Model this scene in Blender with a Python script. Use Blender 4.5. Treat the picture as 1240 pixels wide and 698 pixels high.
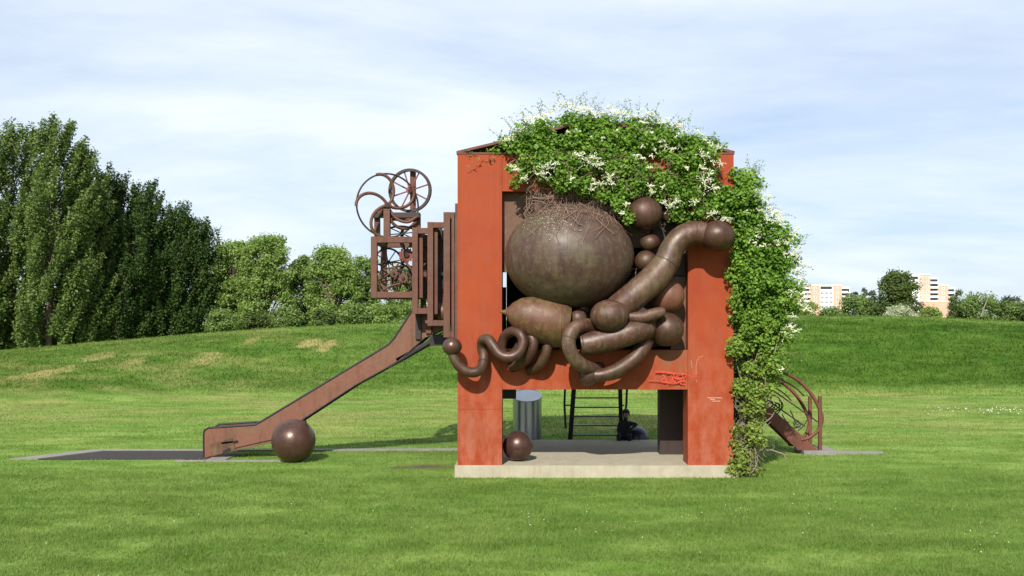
import bpy, bmesh, math, random
import numpy as np
from mathutils import Vector, Matrix
R = math.radians
random.seed(7); rng = np.random.default_rng(11)
SC = bpy.context.scene
COL = SC.collection
for o in list(bpy.data.objects): bpy.data.objects.remove(o)

# ------------------------------------------------------------------ camera
EYE, DIST, FPX, VPX, HOR = 3.92, 25.0, 1200.0, 640.0, 390.0
cam = bpy.data.cameras.new('Camera'); co = bpy.data.objects.new('Camera', cam); COL.objects.link(co)
co.location = (0, -DIST, EYE); co.rotation_euler = (R(90), 0, 0)
cam.sensor_width = 36; cam.lens = FPX / 1240 * 36
cam.shift_x = (620 - VPX) / 1240; cam.shift_y = (HOR - 349) / 1240
cam.clip_start = .1; cam.clip_end = 6000
SC.camera = co
SC.view_settings.view_transform = 'Standard'; SC.view_settings.look = 'None'
SC.view_settings.gamma = 1; SC.view_settings.use_curve_mapping = False
SC.view_settings.exposure = 0.50
SUN_AZ, SUN_EL = 11, 37
# ------------------------------------------------------------------ sky
W = bpy.data.worlds.new('World'); SC.world = W; W.use_nodes = True
nt = W.node_tree; nt.nodes.clear()
def nd(t, k, **kw):
    n = t.nodes.new(k)
    for a, b in kw.items(): setattr(n, a, b)
    return n
sky = nd(nt, 'ShaderNodeTexSky', sky_type='NISHITA', sun_disc=False, sun_elevation=R(SUN_EL), sun_rotation=R(180 + SUN_AZ))
sky.air_density = 1.0; sky.dust_density = 1.6; sky.ozone_density = 1.3; sky.altitude = 200
tc = nd(nt, 'ShaderNodeTexCoord'); sep = nd(nt, 'ShaderNodeSeparateXYZ')
nt.links.new(tc.outputs['Generated'], sep.inputs[0])
zc = nd(nt, 'ShaderNodeMath', operation='ADD'); zc.inputs[1].default_value = .16
zm = nd(nt, 'ShaderNodeMath', operation='MAXIMUM'); zm.inputs[1].default_value = .05
nt.links.new(sep.outputs[2], zc.inputs[0]); nt.links.new(zc.outputs[0], zm.inputs[0])
dv = nd(nt, 'ShaderNodeVectorMath', operation='DIVIDE'); cz = nd(nt, 'ShaderNodeCombineXYZ')
for i in range(3): nt.links.new(zm.outputs[0], cz.inputs[i])
nt.links.new(tc.outputs['Generated'], dv.inputs[0]); nt.links.new(cz.outputs[0], dv.inputs[1])
mp = nd(nt, 'ShaderNodeMapping'); mp.inputs['Rotation'].default_value = (0, 0, R(12)); mp.inputs['Scale'].default_value = (.7, 1.0, 1)
nt.links.new(dv.outputs[0], mp.inputs[0])
n1 = nd(nt, 'ShaderNodeTexNoise'); n1.inputs['Scale'].default_value = 1.0; n1.inputs['Detail'].default_value = 9; n1.inputs['Roughness'].default_value = .56; n1.inputs['Distortion'].default_value = .5
nt.links.new(mp.outputs[0], n1.inputs['Vector'])
mp2 = nd(nt, 'ShaderNodeMapping'); mp2.inputs['Location'].default_value = (3, 1, 0); mp2.inputs['Rotation'].default_value = (0, 0, R(-8)); mp2.inputs['Scale'].default_value = (2.0, 3.4, 1)
nt.links.new(dv.outputs[0], mp2.inputs[0])
n2 = nd(nt, 'ShaderNodeTexNoise'); n2.inputs['Scale'].default_value = 1.3; n2.inputs['Detail'].default_value = 7; n2.inputs['Roughness'].default_value = .6
nt.links.new(mp2.outputs[0], n2.inputs['Vector'])
ad = nd(nt, 'ShaderNodeMath', operation='MULTIPLY_ADD'); ad.inputs[1].default_value = .24
nt.links.new(n2.outputs[0], ad.inputs[0]); nt.links.new(n1.outputs[0], ad.inputs[2])
cr = nd(nt, 'ShaderNodeMapRange'); cr.inputs[1].default_value = .42; cr.inputs[2].default_value = .84; cr.inputs[3].default_value = .44; cr.inputs[4].default_value = 1.0
nt.links.new(ad.outputs[0], cr.inputs[0])
mx = nd(nt, 'ShaderNodeMix', data_type='RGBA'); mx.inputs[7].default_value = (8.0, 8.75, 9.7, 1)
nt.links.new(cr.outputs[0], mx.inputs[0]); 
tn = nd(nt, 'ShaderNodeMix', data_type='RGBA', blend_type='MULTIPLY'); tn.inputs[0].default_value = 1; tn.inputs[7].default_value = (.68, .86, 1.06, 1)
nt.links.new(sky.outputs[0], tn.inputs[6]); nt.links.new(tn.outputs[2], mx.inputs[6])
bg = nd(nt, 'ShaderNodeBackground'); bg.inputs[1].default_value = .085
wo = nd(nt, 'ShaderNodeOutputWorld')
nt.links.new(mx.outputs[2], bg.inputs[0]); nt.links.new(bg.outputs[0], wo.inputs[0])
# ------------------------------------------------------------------ sun
sl = bpy.data.lights.new('Sun', 'SUN'); sl.energy = 4.6; sl.angle = R(.5); sl.color = (1, .95, .87)
so = bpy.data.objects.new('Sun', sl); COL.objects.link(so)
sv = Vector((-math.sin(R(SUN_AZ)) * math.cos(R(SUN_EL)), -math.cos(R(SUN_AZ)) * math.cos(R(SUN_EL)), math.sin(R(SUN_EL))))
so.rotation_euler = sv.to_track_quat('Z', 'Y').to_euler(); so.location = (-8, -20, 30)

# ------------------------------------------------------------------ measuring helpers (photo pixel + real depth -> metres)
def P(px, py, y): k = (DIST + y) / FPX; return Vector(((px - VPX) * k, y, EYE + (HOR - py) * k))
def X(px, y): return (px - VPX) * (DIST + y) / FPX
def Z(py, y): return EYE + (HOR - py) * (DIST + y) / FPX
def L(n, y): return n * (DIST + y) / FPX

# ------------------------------------------------------------------ materials
MATS = {}
def newmat(name):
    m = bpy.data.materials.new(name); m.use_nodes = True
    t = m.node_tree; t.nodes.clear()
    out = nd(t, 'ShaderNodeOutputMaterial'); b = nd(t, 'ShaderNodeBsdfPrincipled'); t.links.new(b.outputs[0], out.inputs[0])
    MATS[name] = m
    return m, t, b, out
def noise(t, vec, scale, detail=5, rough=.55, stretch=None, dist=0):
    if stretch:
        mm = nd(t, 'ShaderNodeMapping'); mm.inputs['Scale'].default_value = stretch; t.links.new(vec, mm.inputs[0]); vec = mm.outputs[0]
    n = nd(t, 'ShaderNodeTexNoise'); n.inputs['Scale'].default_value = scale; n.inputs['Detail'].default_value = detail
    n.inputs['Roughness'].default_value = rough; n.inputs['Distortion'].default_value = dist
    t.links.new(vec, n.inputs['Vector']); return n.outputs[0]
def rng_(t, v, a, b, c=0, d=1):
    n = nd(t, 'ShaderNodeMapRange'); n.inputs[1].default_value = a; n.inputs[2].default_value = b; n.inputs[3].default_value = c; n.inputs[4].default_value = d
    t.links.new(v, n.inputs[0]); return n.outputs[0]
def mixc(t, f, a, b):
    n = nd(t, 'ShaderNodeMix', data_type='RGBA')
    if isinstance(f, float): n.inputs[0].default_value = f
    else: t.links.new(f, n.inputs[0])
    for i, c in ((6, a), (7, b)):
        if isinstance(c, tuple): n.inputs[i].default_value = (*c, 1)
        else: t.links.new(c, n.inputs[i])
    return n.outputs[2]
def mul(t, a, b):
    n = nd(t, 'ShaderNodeMath', operation='MULTIPLY')
    for i, c in ((0, a), (1, b)):
        if isinstance(c, (int, float)): n.inputs[i].default_value = c
        else: t.links.new(c, n.inputs[i])
    return n.outputs[0]
def bump(t, b, h, strength=.3, dist=.02):
    n = nd(t, 'ShaderNodeBump'); n.inputs['Strength'].default_value = strength; n.inputs['Distance'].default_value = dist
    t.links.new(h, n.inputs['Height']); t.links.new(n.outputs[0], b.inputs['Normal'])
def pos(t): return nd(t, 'ShaderNodeNewGeometry').outputs['Position']
def attr(t, n): a = nd(t, 'ShaderNodeAttribute'); a.attribute_name = n; return a.outputs['Fac']

def rust_mat(name, c1, c2, c3, rough=(.38, .62), metal=.25, patina=.5, streak=True, spec=.5, fine=40):
    m, t, b, o = newmat(name); p = pos(t)
    n1 = noise(t, p, 1.7, 6, .62)
    col = mixc(t, rng_(t, n1, .35, .68), c1, c2)
    ns = noise(t, p, 1.0, 6, .6, (7, 7, .7) if streak else (3, 3, 3))
    col = mixc(t, mul(t, rng_(t, ns, .5, .72), patina), col, c3)
    nb_ = noise(t, p, .75, 4, .6); col = mixc(t, rng_(t, nb_, .48, .62, 0, patina), col, c3)
    nr = noise(t, p, 3.1, 6, .68); col = mixc(t, rng_(t, nr, .56, .66, 0, .4), col, (c2[0] * 1.05, c2[1] * .78, c2[2] * .68))
    nl = noise(t, p, 6.5, 7, .72); col = mixc(t, rng_(t, nl, .50, .64, 0, patina * .8), col, tuple(x * 1.25 for x in c3))
    nk = noise(t, p, 1.3, 6, .7, (4, 4, .8)); col = mixc(t, rng_(t, nk, .50, .70, 0, .7), col, tuple(x * .42 for x in c1))
    nf = noise(t, p, fine, 3, .7)
    dk = mixc(t, rng_(t, nf, .3, .75, .0, .35), col, tuple(x * .45 for x in c1))
    sp = noise(t, p, 9, 5, .7)
    col2 = mixc(t, rng_(t, sp, .66, .8, 0, .5), dk, tuple(min(1, x * 1.9) for x in c2))
    t.links.new(col2, b.inputs['Base Color'])
    t.links.new(rng_(t, n1, .3, .7, rough[0], rough[1]), b.inputs['Roughness'])
    b.inputs['Metallic'].default_value = metal; b.inputs['Specular IOR Level'].default_value = spec
    dn = noise(t, p, 2.2, 4, .55); hs = nd(t, 'ShaderNodeMath', operation='MULTIPLY_ADD'); hs.inputs[1].default_value = .12
    t.links.new(nf, hs.inputs[0]); t.links.new(dn, hs.inputs[2]); bump(t, b, hs.outputs[0], .55, .03)
    return m
rust_mat('rust_sphere', (.056, .025, .016), (.088, .031, .019), (.095, .072, .034), patina=.5, rough=(.36, .6), metal=.2)
rust_mat('rust_big', (.060, .032, .022), (.082, .034, .023), (.105, .086, .046), patina=.75, rough=(.48, .72), metal=.1)
rust_mat('rust_olive', (.095, .045, .024), (.13, .043, .026), (.150, .112, .040), patina=.7, metal=.1)
rust_mat('rust_tube', (.068, .030, .019), (.098, .038, .023), (.145, .108, .060), patina=.7, rough=(.40, .64), metal=.12)
rust_mat('rust_ball', (.085, .042, .032), (.105, .046, .036), (.12, .082, .05), rough=(.28, .45), patina=.25, metal=.45, streak=False)
rust_mat('rust_frame', (.105, .034, .019), (.135, .043, .023), (.10, .058, .032), rough=(.55, .8), patina=.4, metal=.05)
rust_mat('rust_slide', (.155, .058, .032), (.180, .062, .034), (.15, .082, .045), rough=(.5, .7), patina=.4, metal=.05)
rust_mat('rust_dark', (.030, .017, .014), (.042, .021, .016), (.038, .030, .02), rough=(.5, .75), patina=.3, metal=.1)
rust_mat('rust_plate', (.115, .058, .036), (.13, .052, .032), (.125, .09, .045), rough=(.55, .8), patina=.6, metal=.05)
rust_mat('rust_rail', (.13, .036, .020), (.17, .048, .026), (.10, .042, .026), rough=(.5, .75), patina=.4, metal=.05)
rust_mat('red_wheel', (.25, .055, .045), (.22, .05, .04), (.17, .05, .035), rough=(.5, .7), patina=.4, metal=.0)
rust_mat('black_steel', (.012, .012, .014), (.018, .018, .02), (.022, .02, .02), rough=(.4, .6), patina=.3, metal=.2)

def orange():
    m, t, b, o = newmat('orange_paint'); p = pos(t)
    n1 = noise(t, p, .9, 6, .6)
    col = mixc(t, rng_(t, n1, .32, .7), (.235, .033, .0075), (.290, .048, .012))
    st = noise(t, p, 1.0, 7, .66, (5, 5, .45), .4)
    col = mixc(t, rng_(t, st, .50, .72, 0, .5), col, (.205, .050, .024))
    st2 = noise(t, p, 1.0, 6, .6, (22, 22, .5)); col = mixc(t, rng_(t, st2, .58, .76, 0, .28), col, (.36, .105, .058))
    lo = nd(t, 'ShaderNodeSeparateXYZ'); t.links.new(p, lo.inputs[0])
    fade = rng_(t, lo.outputs[2], .3, 4.2, .62, .06)
    blot = noise(t, p, 2.3, 7, .66, (1.6, 1.6, .8))
    col = mixc(t, mul(t, rng_(t, blot, .40, .62), fade), col, (.36, .125, .075))
    sc = noise(t, p, 26, 4, .75); col = mixc(t, rng_(t, sc, .64, .76, 0, .6), col, (.13, .04, .02))
    sc2 = noise(t, p, 11, 5, .7); col = mixc(t, rng_(t, sc2, .68, .78, 0, .30), col, (.42, .17, .11))
    for (sx, sz, rad, amt) in ((818, 432, .55, .8), (800, 428, .35, .5), (640, 218, .5, .5), (575, 520, .7, .25)):
        vd = nd(t, 'ShaderNodeVectorMath', operation='DISTANCE'); vd.inputs[1].default_value = tuple(P(sx, sz, 0)); t.links.new(p, vd.inputs[0])
        mk = mul(t, rng_(t, vd.outputs['Value'], rad * .3, rad, amt, 0), rng_(t, blot, .3, .6))
        col = mixc(t, mk, col, (.17, .085, .045))
    t.links.new(col, b.inputs['Base Color'])
    t.links.new(rng_(t, n1, .3, .7, .55, .75), b.inputs['Roughness'])
    b.inputs['Specular IOR Level'].default_value = .22
    bump(t, b, noise(t, p, 30, 4, .6), .12, .01)
orange()
def concrete(name, c, dirt=(.16, .13, .09)):
    m, t, b, o = newmat(name); p = pos(t)
    n1 = noise(t, p, 3, 8, .65); col = mixc(t, rng_(t, n1, .35, .7), c, tuple(x * .78 for x in c))
    st = noise(t, p, 1.2, 6, .65, (8, 8, .5)); col = mixc(t, rng_(t, st, .52, .74, 0, .75), col, dirt)
    t.links.new(col, b.inputs['Base Color']); b.inputs['Roughness'].default_value = .9
    bump(t, b, noise(t, p, 45, 5, .7), .3, .01)
concrete('concrete_pale', (.37, .335, .245), (.30, .20, .11)); concrete('concrete_grey', (.22, .205, .18)); concrete('concrete_shaded', (.07, .07, .075))  # darkest concrete has the block's shadow put into its colour
def simple(name, c, rough=.6, metal=0, var=.25, scale=6, emis=None):
    m, t, b, o = newmat(name); p = pos(t)
    n = noise(t, p, scale, 6, .6)
    t.links.new(mixc(t, rng_(t, n, .3, .7), c, tuple(x * (1 - var) for x in c)), b.inputs['Base Color'])
    b.inputs['Roughness'].default_value = rough; b.inputs['Metallic'].default_value = metal
    bump(t, b, noise(t, p, scale * 8, 3, .6), .1, .01)
simple('stainless', (.40, .42, .46), .26, .9, .15, 3)
simple('rubber', (.030, .022, .019), .95, 0, .45, 9)
simple('bark', (.16, .115, .078), .9, 0, .4, 6); simple('bark_pale', (.25, .20, .145), .9, 0, .4, 9)
simple('twig', (.27, .17, .125), .9, 0, .45, 9)
simple('graffiti', (.58, .055, .022), .6, 0, .3, 12); simple('scratch_mark', (.37, .12, .07), .7); simple('white_mark', (.52, .34, .26), .7)
simple('cloth_dark', (.010, .010, .018), .85, 0, .3, 20); simple('cloth_jeans', (.012, .015, .03), .85, 0, .3, 20)
simple('skin', (.30, .17, .12), .55, 0, .1, 9); simple('hair', (.010, .008, .007), .7, 0, .2, 30)
simple('shaded_ball', (.030, .032, .060), .35, .2, .3, 6)  # steel ball colour darkened to hold the shadow behind the plinth
simple('brick_peach', (.68, .37, .27), .85, 0, .12, .3); simple('render_white', (.80, .76, .71), .85, 0, .08, .3)
simple('window_dark', (.035, .04, .05), .2, 0, .3, .5); simple('window_glass', (.30, .33, .36), .15, 0, .2, .5)
simple('clover', (.75, .74, .66), .8, 0, .1, 9)

def leaf_mat(name, c_dark, c_light, trans=.35, gloss=.25, rough=.5):
    m, t, b, o = newmat(name); p = pos(t)
    ti = attr(t, 'tint'); n = noise(t, p, 1.1, 3, .5)
    s = nd(t, 'ShaderNodeMath', operation='MULTIPLY_ADD'); s.inputs[1].default_value = .5; t.links.new(n, s.inputs[0]); t.links.new(mul(t, ti, .75), s.inputs[2])
    col = mixc(t, rng_(t, s.outputs[0], .2, .85), c_dark, c_light)
    t.links.new(col, b.inputs['Base Color']); b.inputs['Roughness'].default_value = rough; b.inputs['Specular IOR Level'].default_value = gloss
    tr = nd(t, 'ShaderNodeBsdfTranslucent'); t.links.new(mixc(t, .5, col, (c_light[0] * 1.5, c_light[1] * 1.5, c_light[2] * .7)), tr.inputs[0])
    ms = nd(t, 'ShaderNodeMixShader'); ms.inputs[0].default_value = trans
    t.links.new(b.outputs[0], ms.inputs[1]); t.links.new(tr.outputs[0], ms.inputs[2]); t.links.new(ms.outputs[0], o.inputs[0])
leaf_mat('leaf_poplar', (.056, .098, .020), (.160, .225, .066), .28, .12)
leaf_mat('leaf_poplar_dark', (.022, .048, .012), (.066, .112, .028), .22, .1)
leaf_mat('leaf_light', (.095, .165, .030), (.270, .370, .110), .42, .12)
leaf_mat('leaf_olive', (.072, .125, .028), (.200, .285, .088), .38, .12)
leaf_mat('leaf_dark', (.040, .070, .018), (.120, .165, .050), .3, .12)
leaf_mat('leaf_silver', (.26, .30, .18), (.50, .53, .38), .3, .12)
leaf_mat('leaf_bluish', (.05, .075, .045), (.10, .135, .085), .25)
leaf_mat('leaf_vine', (.030, .088, .008), (.180, .310, .042), .32, .15, .5)
leaf_mat('leaf_vine_low', (.080, .125, .022), (.270, .335, .070), .38, .15, .5)
leaf_mat('petal', (.66, .66, .50), (.85, .84, .72), .35)

def grass_mat():
    m, t, b, o = newmat('grass'); p = pos(t)
    big = noise(t, p, .16, 5, .6, (1, .8, 1)); mid = noise(t, p, .75, 6, .65, (.55, 1.3, 1)); fine = noise(t, p, 9, 4, .7)
    tuft = noise(t, p, 3.2, 5, .7, (.7, 1.2, 1))
    col = mixc(t, rng_(t, mid, .40, .60), (.100, .180, .022), (.212, .300, .068))
    col = mixc(t, rng_(t, big, .38, .66, 0, .55), col, (.095, .195, .026))
    col = mixc(t, rng_(t, tuft, .45, .75, 0, .5), col, (.235, .300, .095))
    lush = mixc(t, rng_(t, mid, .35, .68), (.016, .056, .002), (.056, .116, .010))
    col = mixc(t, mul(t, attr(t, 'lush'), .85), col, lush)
    dry = mixc(t, rng_(t, fine, .3, .7), (.34, .27, .12), (.27, .26, .085))
    col = mixc(t, attr(t, 'dry'), col, dry)
    soil = mixc(t, rng_(t, fine, .3, .7), (.085, .058, .036), (.13, .095, .06))
    col = mixc(t, attr(t, 'bare'), col, soil)
    ti = attr(t, 'tint')
    col = mixc(t, mul(t, rng_(t, ti, 0, 1, 0, .5), rng_(t, attr(t, 'lush'), 0, 1, 1, .22)), col, (.245, .325, .090))
    t.links.new(col, b.inputs['Base Color']); b.inputs['Roughness'].default_value = .8; b.inputs['Specular IOR Level'].default_value = .06
    bump(t, b, fine, .8, .04)
    tr = nd(t, 'ShaderNodeBsdfTranslucent'); t.links.new(col, tr.inputs[0])
    ms = nd(t, 'ShaderNodeMixShader'); t.links.new(rng_(t, ti, 0, .01, 0, .35), ms.inputs[0])
    t.links.new(b.outputs[0], ms.inputs[1]); t.links.new(tr.outputs[0], ms.inputs[2]); t.links.new(ms.outputs[0], o.inputs[0])
grass_mat()

# ------------------------------------------------------------------ builders
def tag(o, label=None, cat=None, group=None, kind=None):
    if label: o['label'] = label
    if cat: o['category'] = cat
    if group: o['group'] = group
    if kind: o['kind'] = kind
    return o
def empty(name, loc, label, cat, group=None):
    o = bpy.data.objects.new(name, None); COL.objects.link(o); o.location = loc; o.empty_display_size = .2
    return tag(o, label, cat, group)
def catmull(pts, n=8):
    pts = [list(p) for p in pts]; out = []
    q = [[2 * a - b for a, b in zip(pts[0], pts[1])]] + pts + [[2 * a - b for a, b in zip(pts[-1], pts[-2])]]
    for i in range(1, len(q) - 2):
        for k in range(n):
            s = k / n
            out.append([.5 * (2 * q[i][j] + (q[i + 1][j] - q[i - 1][j]) * s + (2 * q[i - 1][j] - 5 * q[i][j] + 4 * q[i + 1][j] - q[i + 2][j]) * s * s + (3 * q[i][j] - q[i - 1][j] - 3 * q[i + 1][j] + q[i + 2][j]) * s ** 3) for j in range(len(q[i]))])
    out.append(pts[-1]); return out
class MB:
    def __init__(s): s.v = []; s.f = []; s.sm = []
    def add(s, vs, fs, smooth=False):
        b = len(s.v); s.v += [tuple(v) for v in vs]; s.f += [tuple(i + b for i in f) for f in fs]; s.sm += [smooth] * len(fs); return s
    def box(s, x0, x1, y0, y1, z0, z1):
        return s.add([(x0, y0, z0), (x1, y0, z0), (x1, y1, z0), (x0, y1, z0), (x0, y0, z1), (x1, y0, z1), (x1, y1, z1), (x0, y1, z1)],
                     [(3, 2, 1, 0), (4, 5, 6, 7), (0, 1, 5, 4), (1, 2, 6, 5), (2, 3, 7, 6), (3, 0, 4, 7)])
    def prism(s, poly, y0, y1):          # poly in (x, z), extruded in y
        n = len(poly); a = sum(poly[i][0] * poly[(i + 1) % n][1] - poly[(i + 1) % n][0] * poly[i][1] for i in range(n))
        if a < 0: poly = poly[::-1]
        vs = [(x, y0, z) for x, z in poly] + [(x, y1, z) for x, z in poly]
        fs = [tuple(range(n)), tuple(range(2 * n - 1, n - 1, -1))] + [(i + n, (i + 1) % n + n, (i + 1) % n, i)[::1] for i in range(n)]
        fs = [fs[0], fs[1]] + [(i, i + n, (i + 1) % n + n, (i + 1) % n) for i in range(n)]
        return s.add(vs, fs)
    def bar(s, p, q, w, h, up=(0, 0, 1)):
        p, q = Vector(p), Vector(q); d = (q - p).normalized(); u = Vector(up)
        if abs(d.dot(u)) > .98: u = Vector((0, 1, 0))
        a = d.cross(u).normalized() * w / 2; b = a.cross(d).normalized() * h / 2
        vs = [p - a - b, p + a - b, p + a + b, p - a + b, q - a - b, q + a - b, q + a + b, q - a + b]
        return s.add(vs, [(0, 1, 2, 3), (7, 6, 5, 4), (4, 5, 1, 0), (5, 6, 2, 1), (6, 7, 3, 2), (7, 4, 0, 3)])
    def tube(s, path, r, seg=16, closed=False, caps=True):
        P_ = [Vector(p[:3]) for p in path]; n = len(P_)
        rs = r if isinstance(r, (list, tuple)) else [r] * n
        vs, fs = [], []; prev = None
        for i in range(n):
            if closed: d = P_[(i + 1) % n] - P_[i - 1]
            else: d = P_[min(i + 1, n - 1)] - P_[max(i - 1, 0)]
            d.normalize()
            if prev is None:
                u = Vector((0, 0, 1)) if abs(d.z) < .9 else Vector((0, 1, 0)); a = d.cross(u).normalized()
            else: a = (prev - d * prev.dot(d)).normalized()
            prev = a; b = d.cross(a)
            for k in range(seg):
                t = 2 * math.pi * k / seg; vs.append(P_[i] + (a * math.cos(t) + b * math.sin(t)) * rs[i])
        m = n if closed else n - 1
        for i in range(m):
            for k in range(seg):
                j = (i + 1) % n; fs.append((i * seg + k, i * seg + (k + 1) % seg, j * seg + (k + 1) % seg, j * seg + k))
        s.add(vs, fs, True)
        if caps and not closed:
            s.add(vs[:seg], [tuple(range(seg - 1, -1, -1))]); s.add(vs[-seg:], [tuple(range(seg))])
        return s
    def ellipsoid(s, c, rx, ry, rz, nu=36, nv=20, tilt=0):
        vs, fs = [], []; M = Matrix.Rotation(tilt, 3, 'Y'); c = Vector(c)
        for j in range(1, nv):
            t = math.pi * j / nv
            for i in range(nu):
                a = 2 * math.pi * i / nu
                vs.append(c + M @ Vector((rx * math.sin(t) * math.cos(a), ry * math.sin(t) * math.sin(a), rz * math.cos(t))))
        top = len(vs); vs.append(c + M @ Vector((0, 0, rz))); vs.append(c - M @ Vector((0, 0, rz)))
        for j in range(nv - 2):
            for i in range(nu): fs.append((j * nu + i, (j + 1) * nu + i, (j + 1) * nu + (i + 1) % nu, j * nu + (i + 1) % nu))
        for i in range(nu):
            fs.append((top, i, (i + 1) % nu)); b = (nv - 2) * nu; fs.append((b + (i + 1) % nu, b + i, top + 1))
        return s.add(vs, fs, True)
    def build(s, name, mat, parent=None, bevel=0, label=None, cat=None, group=None, kind=None):
        loc = Vector((0, 0, 0)); p = parent
        while p is not None: loc += p.location; p = p.parent
        me = bpy.data.meshes.new(name); me.from_pydata([tuple(Vector(v) - loc) for v in s.v], [], s.f); me.update()
        me.polygons.foreach_set('use_smooth', s.sm)
        me.materials.append(MATS[mat]); o = bpy.data.objects.new(name, me); COL.objects.link(o)
        if parent: o.parent = parent
        if bevel:
            bm = o.modifiers.new('bevel', 'BEVEL'); bm.width = bevel; bm.segments = 2; bm.limit_method = 'ANGLE'; bm.angle_limit = R(40)
        return tag(o, label, cat, group, kind)
def px_path(pts, n=8): return [tuple(P(a, b, c)) for a, b, c in catmull(pts, n)]
def npmesh(name, verts, faces, mat, parent=None, attrs=None, smooth=False):
    """fast numpy mesh; faces (n,k)"""
    loc = np.zeros(3); p = parent
    while p is not None: loc += np.array(p.location); p = p.parent
    verts = np.asarray(verts, np.float32) - loc.astype(np.float32); faces = np.asarray(faces, np.int32)
    me = bpy.data.meshes.new(name); n, k = faces.shape
    me.vertices.add(len(verts)); me.vertices.foreach_set('co', verts.ravel())
    me.loops.add(n * k); me.loops.foreach_set('vertex_index', faces.ravel())
    me.polygons.add(n); me.polygons.foreach_set('loop_start', np.arange(0, n * k, k, dtype=np.int32))
    if smooth: me.polygons.foreach_set('use_smooth', np.ones(n, bool))
    for an, av in (attrs or {}).items():
        a = me.attributes.new(an, 'FLOAT', 'POINT'); a.data.foreach_set('value', np.asarray(av, np.float32))
    me.update(calc_edges=True); me.validate()
    me.materials.append(MATS[mat]); o = bpy.data.objects.new(name, me); COL.objects.link(o)
    if parent: o.parent = parent
    return o
def unit(a): return a / (np.linalg.norm(a, axis=1, keepdims=True) + 1e-9)
def leaves(name, pts, nrm, size, tint, mat, parent, aspect=.6):
    n = len(pts); r = unit(rng.normal(size=(n, 3))); u = unit(np.cross(nrm, r)); w = np.cross(nrm, u)
    L_ = size[:, None] * .5; Wd = L_ * aspect
    fold = nrm * L_ * .25
    v = np.stack([pts - u * L_, pts + w * Wd + fold, pts + u * L_, pts - w * Wd + fold], 1).reshape(-1, 3)
    i = np.arange(n)[:, None] * 4
    return npmesh(name, v, i + np.array([[0, 1, 2, 3]]), mat, parent, {'tint': np.repeat(tint, 4)})
# lattice noise for ground attributes
_lat = rng.random((64, 64))
def vnoise(x, y):
    x = np.asarray(x, float); y = np.asarray(y, float); xi = np.floor(x).astype(int); yi = np.floor(y).astype(int); fx = x - xi; fy = y - yi
    fx = fx * fx * (3 - 2 * fx); fy = fy * fy * (3 - 2 * fy); g = lambda a, b: _lat[a % 64, b % 64]
    return (g(xi, yi) * (1 - fx) + g(xi + 1, yi) * fx) * (1 - fy) + (g(xi, yi + 1) * (1 - fx) + g(xi + 1, yi + 1) * fx) * fy
def fbm(x, y): return .55 * vnoise(x, y) + .3 * vnoise(x * 2.1 + 7, y * 2.1 + 3) + .15 * vnoise(x * 4.3 + 1, y * 4.3 + 9)

# ------------------------------------------------------------------ terrain
CX = [-300, -80, -37.9, -30.8, -23, -13, -5.3, 5, 18.3, 27.2, 35.5, 60, 120, 400]
CZ = [.4, .7, 1.73, 2.44, 3.09, 3.74, 3.98, 4.2, 4.33, 4.28, 3.86, 3.0, 1.5, .5]
def smooth01(t): t = np.clip(t, 0, 1); return t * t * (3 - 2 * t)
def crest_y(x): return 46 - .0016 * np.clip(np.asarray(x, float) - 4, -60, 60) ** 2
def foot_y(x): return crest_y(x) - 17.5 - 5 * smooth01((-np.asarray(x, float) - 2) / 25)
def gz(x, y):
    x = np.asarray(x, float); y = np.asarray(y, float)
    c = np.interp(x, CX, CZ); cy = crest_y(x); fy = foot_y(x)
    t = (y - fy) / (cy - fy); up = np.where(t < 1, np.clip(t, 0, 1) ** 1.35 * (1 - .0), 1)
    up = np.where(t < 1, smooth01(np.clip(t, 0, 1)) * .55 + np.clip(t, 0, 1) ** 1.15 * .45, 1)
    dn = 1 - .35 * smooth01((y - cy) / 14) - .55 * smooth01((y - 90) / 250)
    z = c * up * np.where(y > cy, dn, 1)
    und = (fbm(x * .22 + 5, y * .22 + 2) - .5) * .10 * smooth01((np.hypot(x - 1.7, y - 2.5) - 9) / 10) * np.where(y > 60, 0, 1)
    far = .25 * (fbm(x * .15, y * .3) - .5) * smooth01((y - 24) / 15) * (y < 50)
    return z + und + far
def gzs(x, y): return float(gz(np.array([x]), np.array([y]))[0])
def patch(x, y, cx, cy, rx, ry): 
    d = np.hypot((x - cx) / rx, (y - cy) / ry) + (fbm(x * 1.6, y * 1.6) - .5) * .9
    return np.clip((1.1 - d) * 3.5, 0, 1)
DRY = []
for px, py, rx, yy in ((375, 415, 14, 39), (395, 418, 9, 38), (305, 412, 9, 40), (48, 462, 11, 31), (75, 458, 12, 32), (160, 444, 12, 34), (120, 440, 20, 36), (250, 435, 16, 35), (20, 470, 16, 30)):
    DRY.append((X(px, yy), yy, L(rx, yy), 1.5, .95 if px in (375, 395, 48) else .6))
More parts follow.
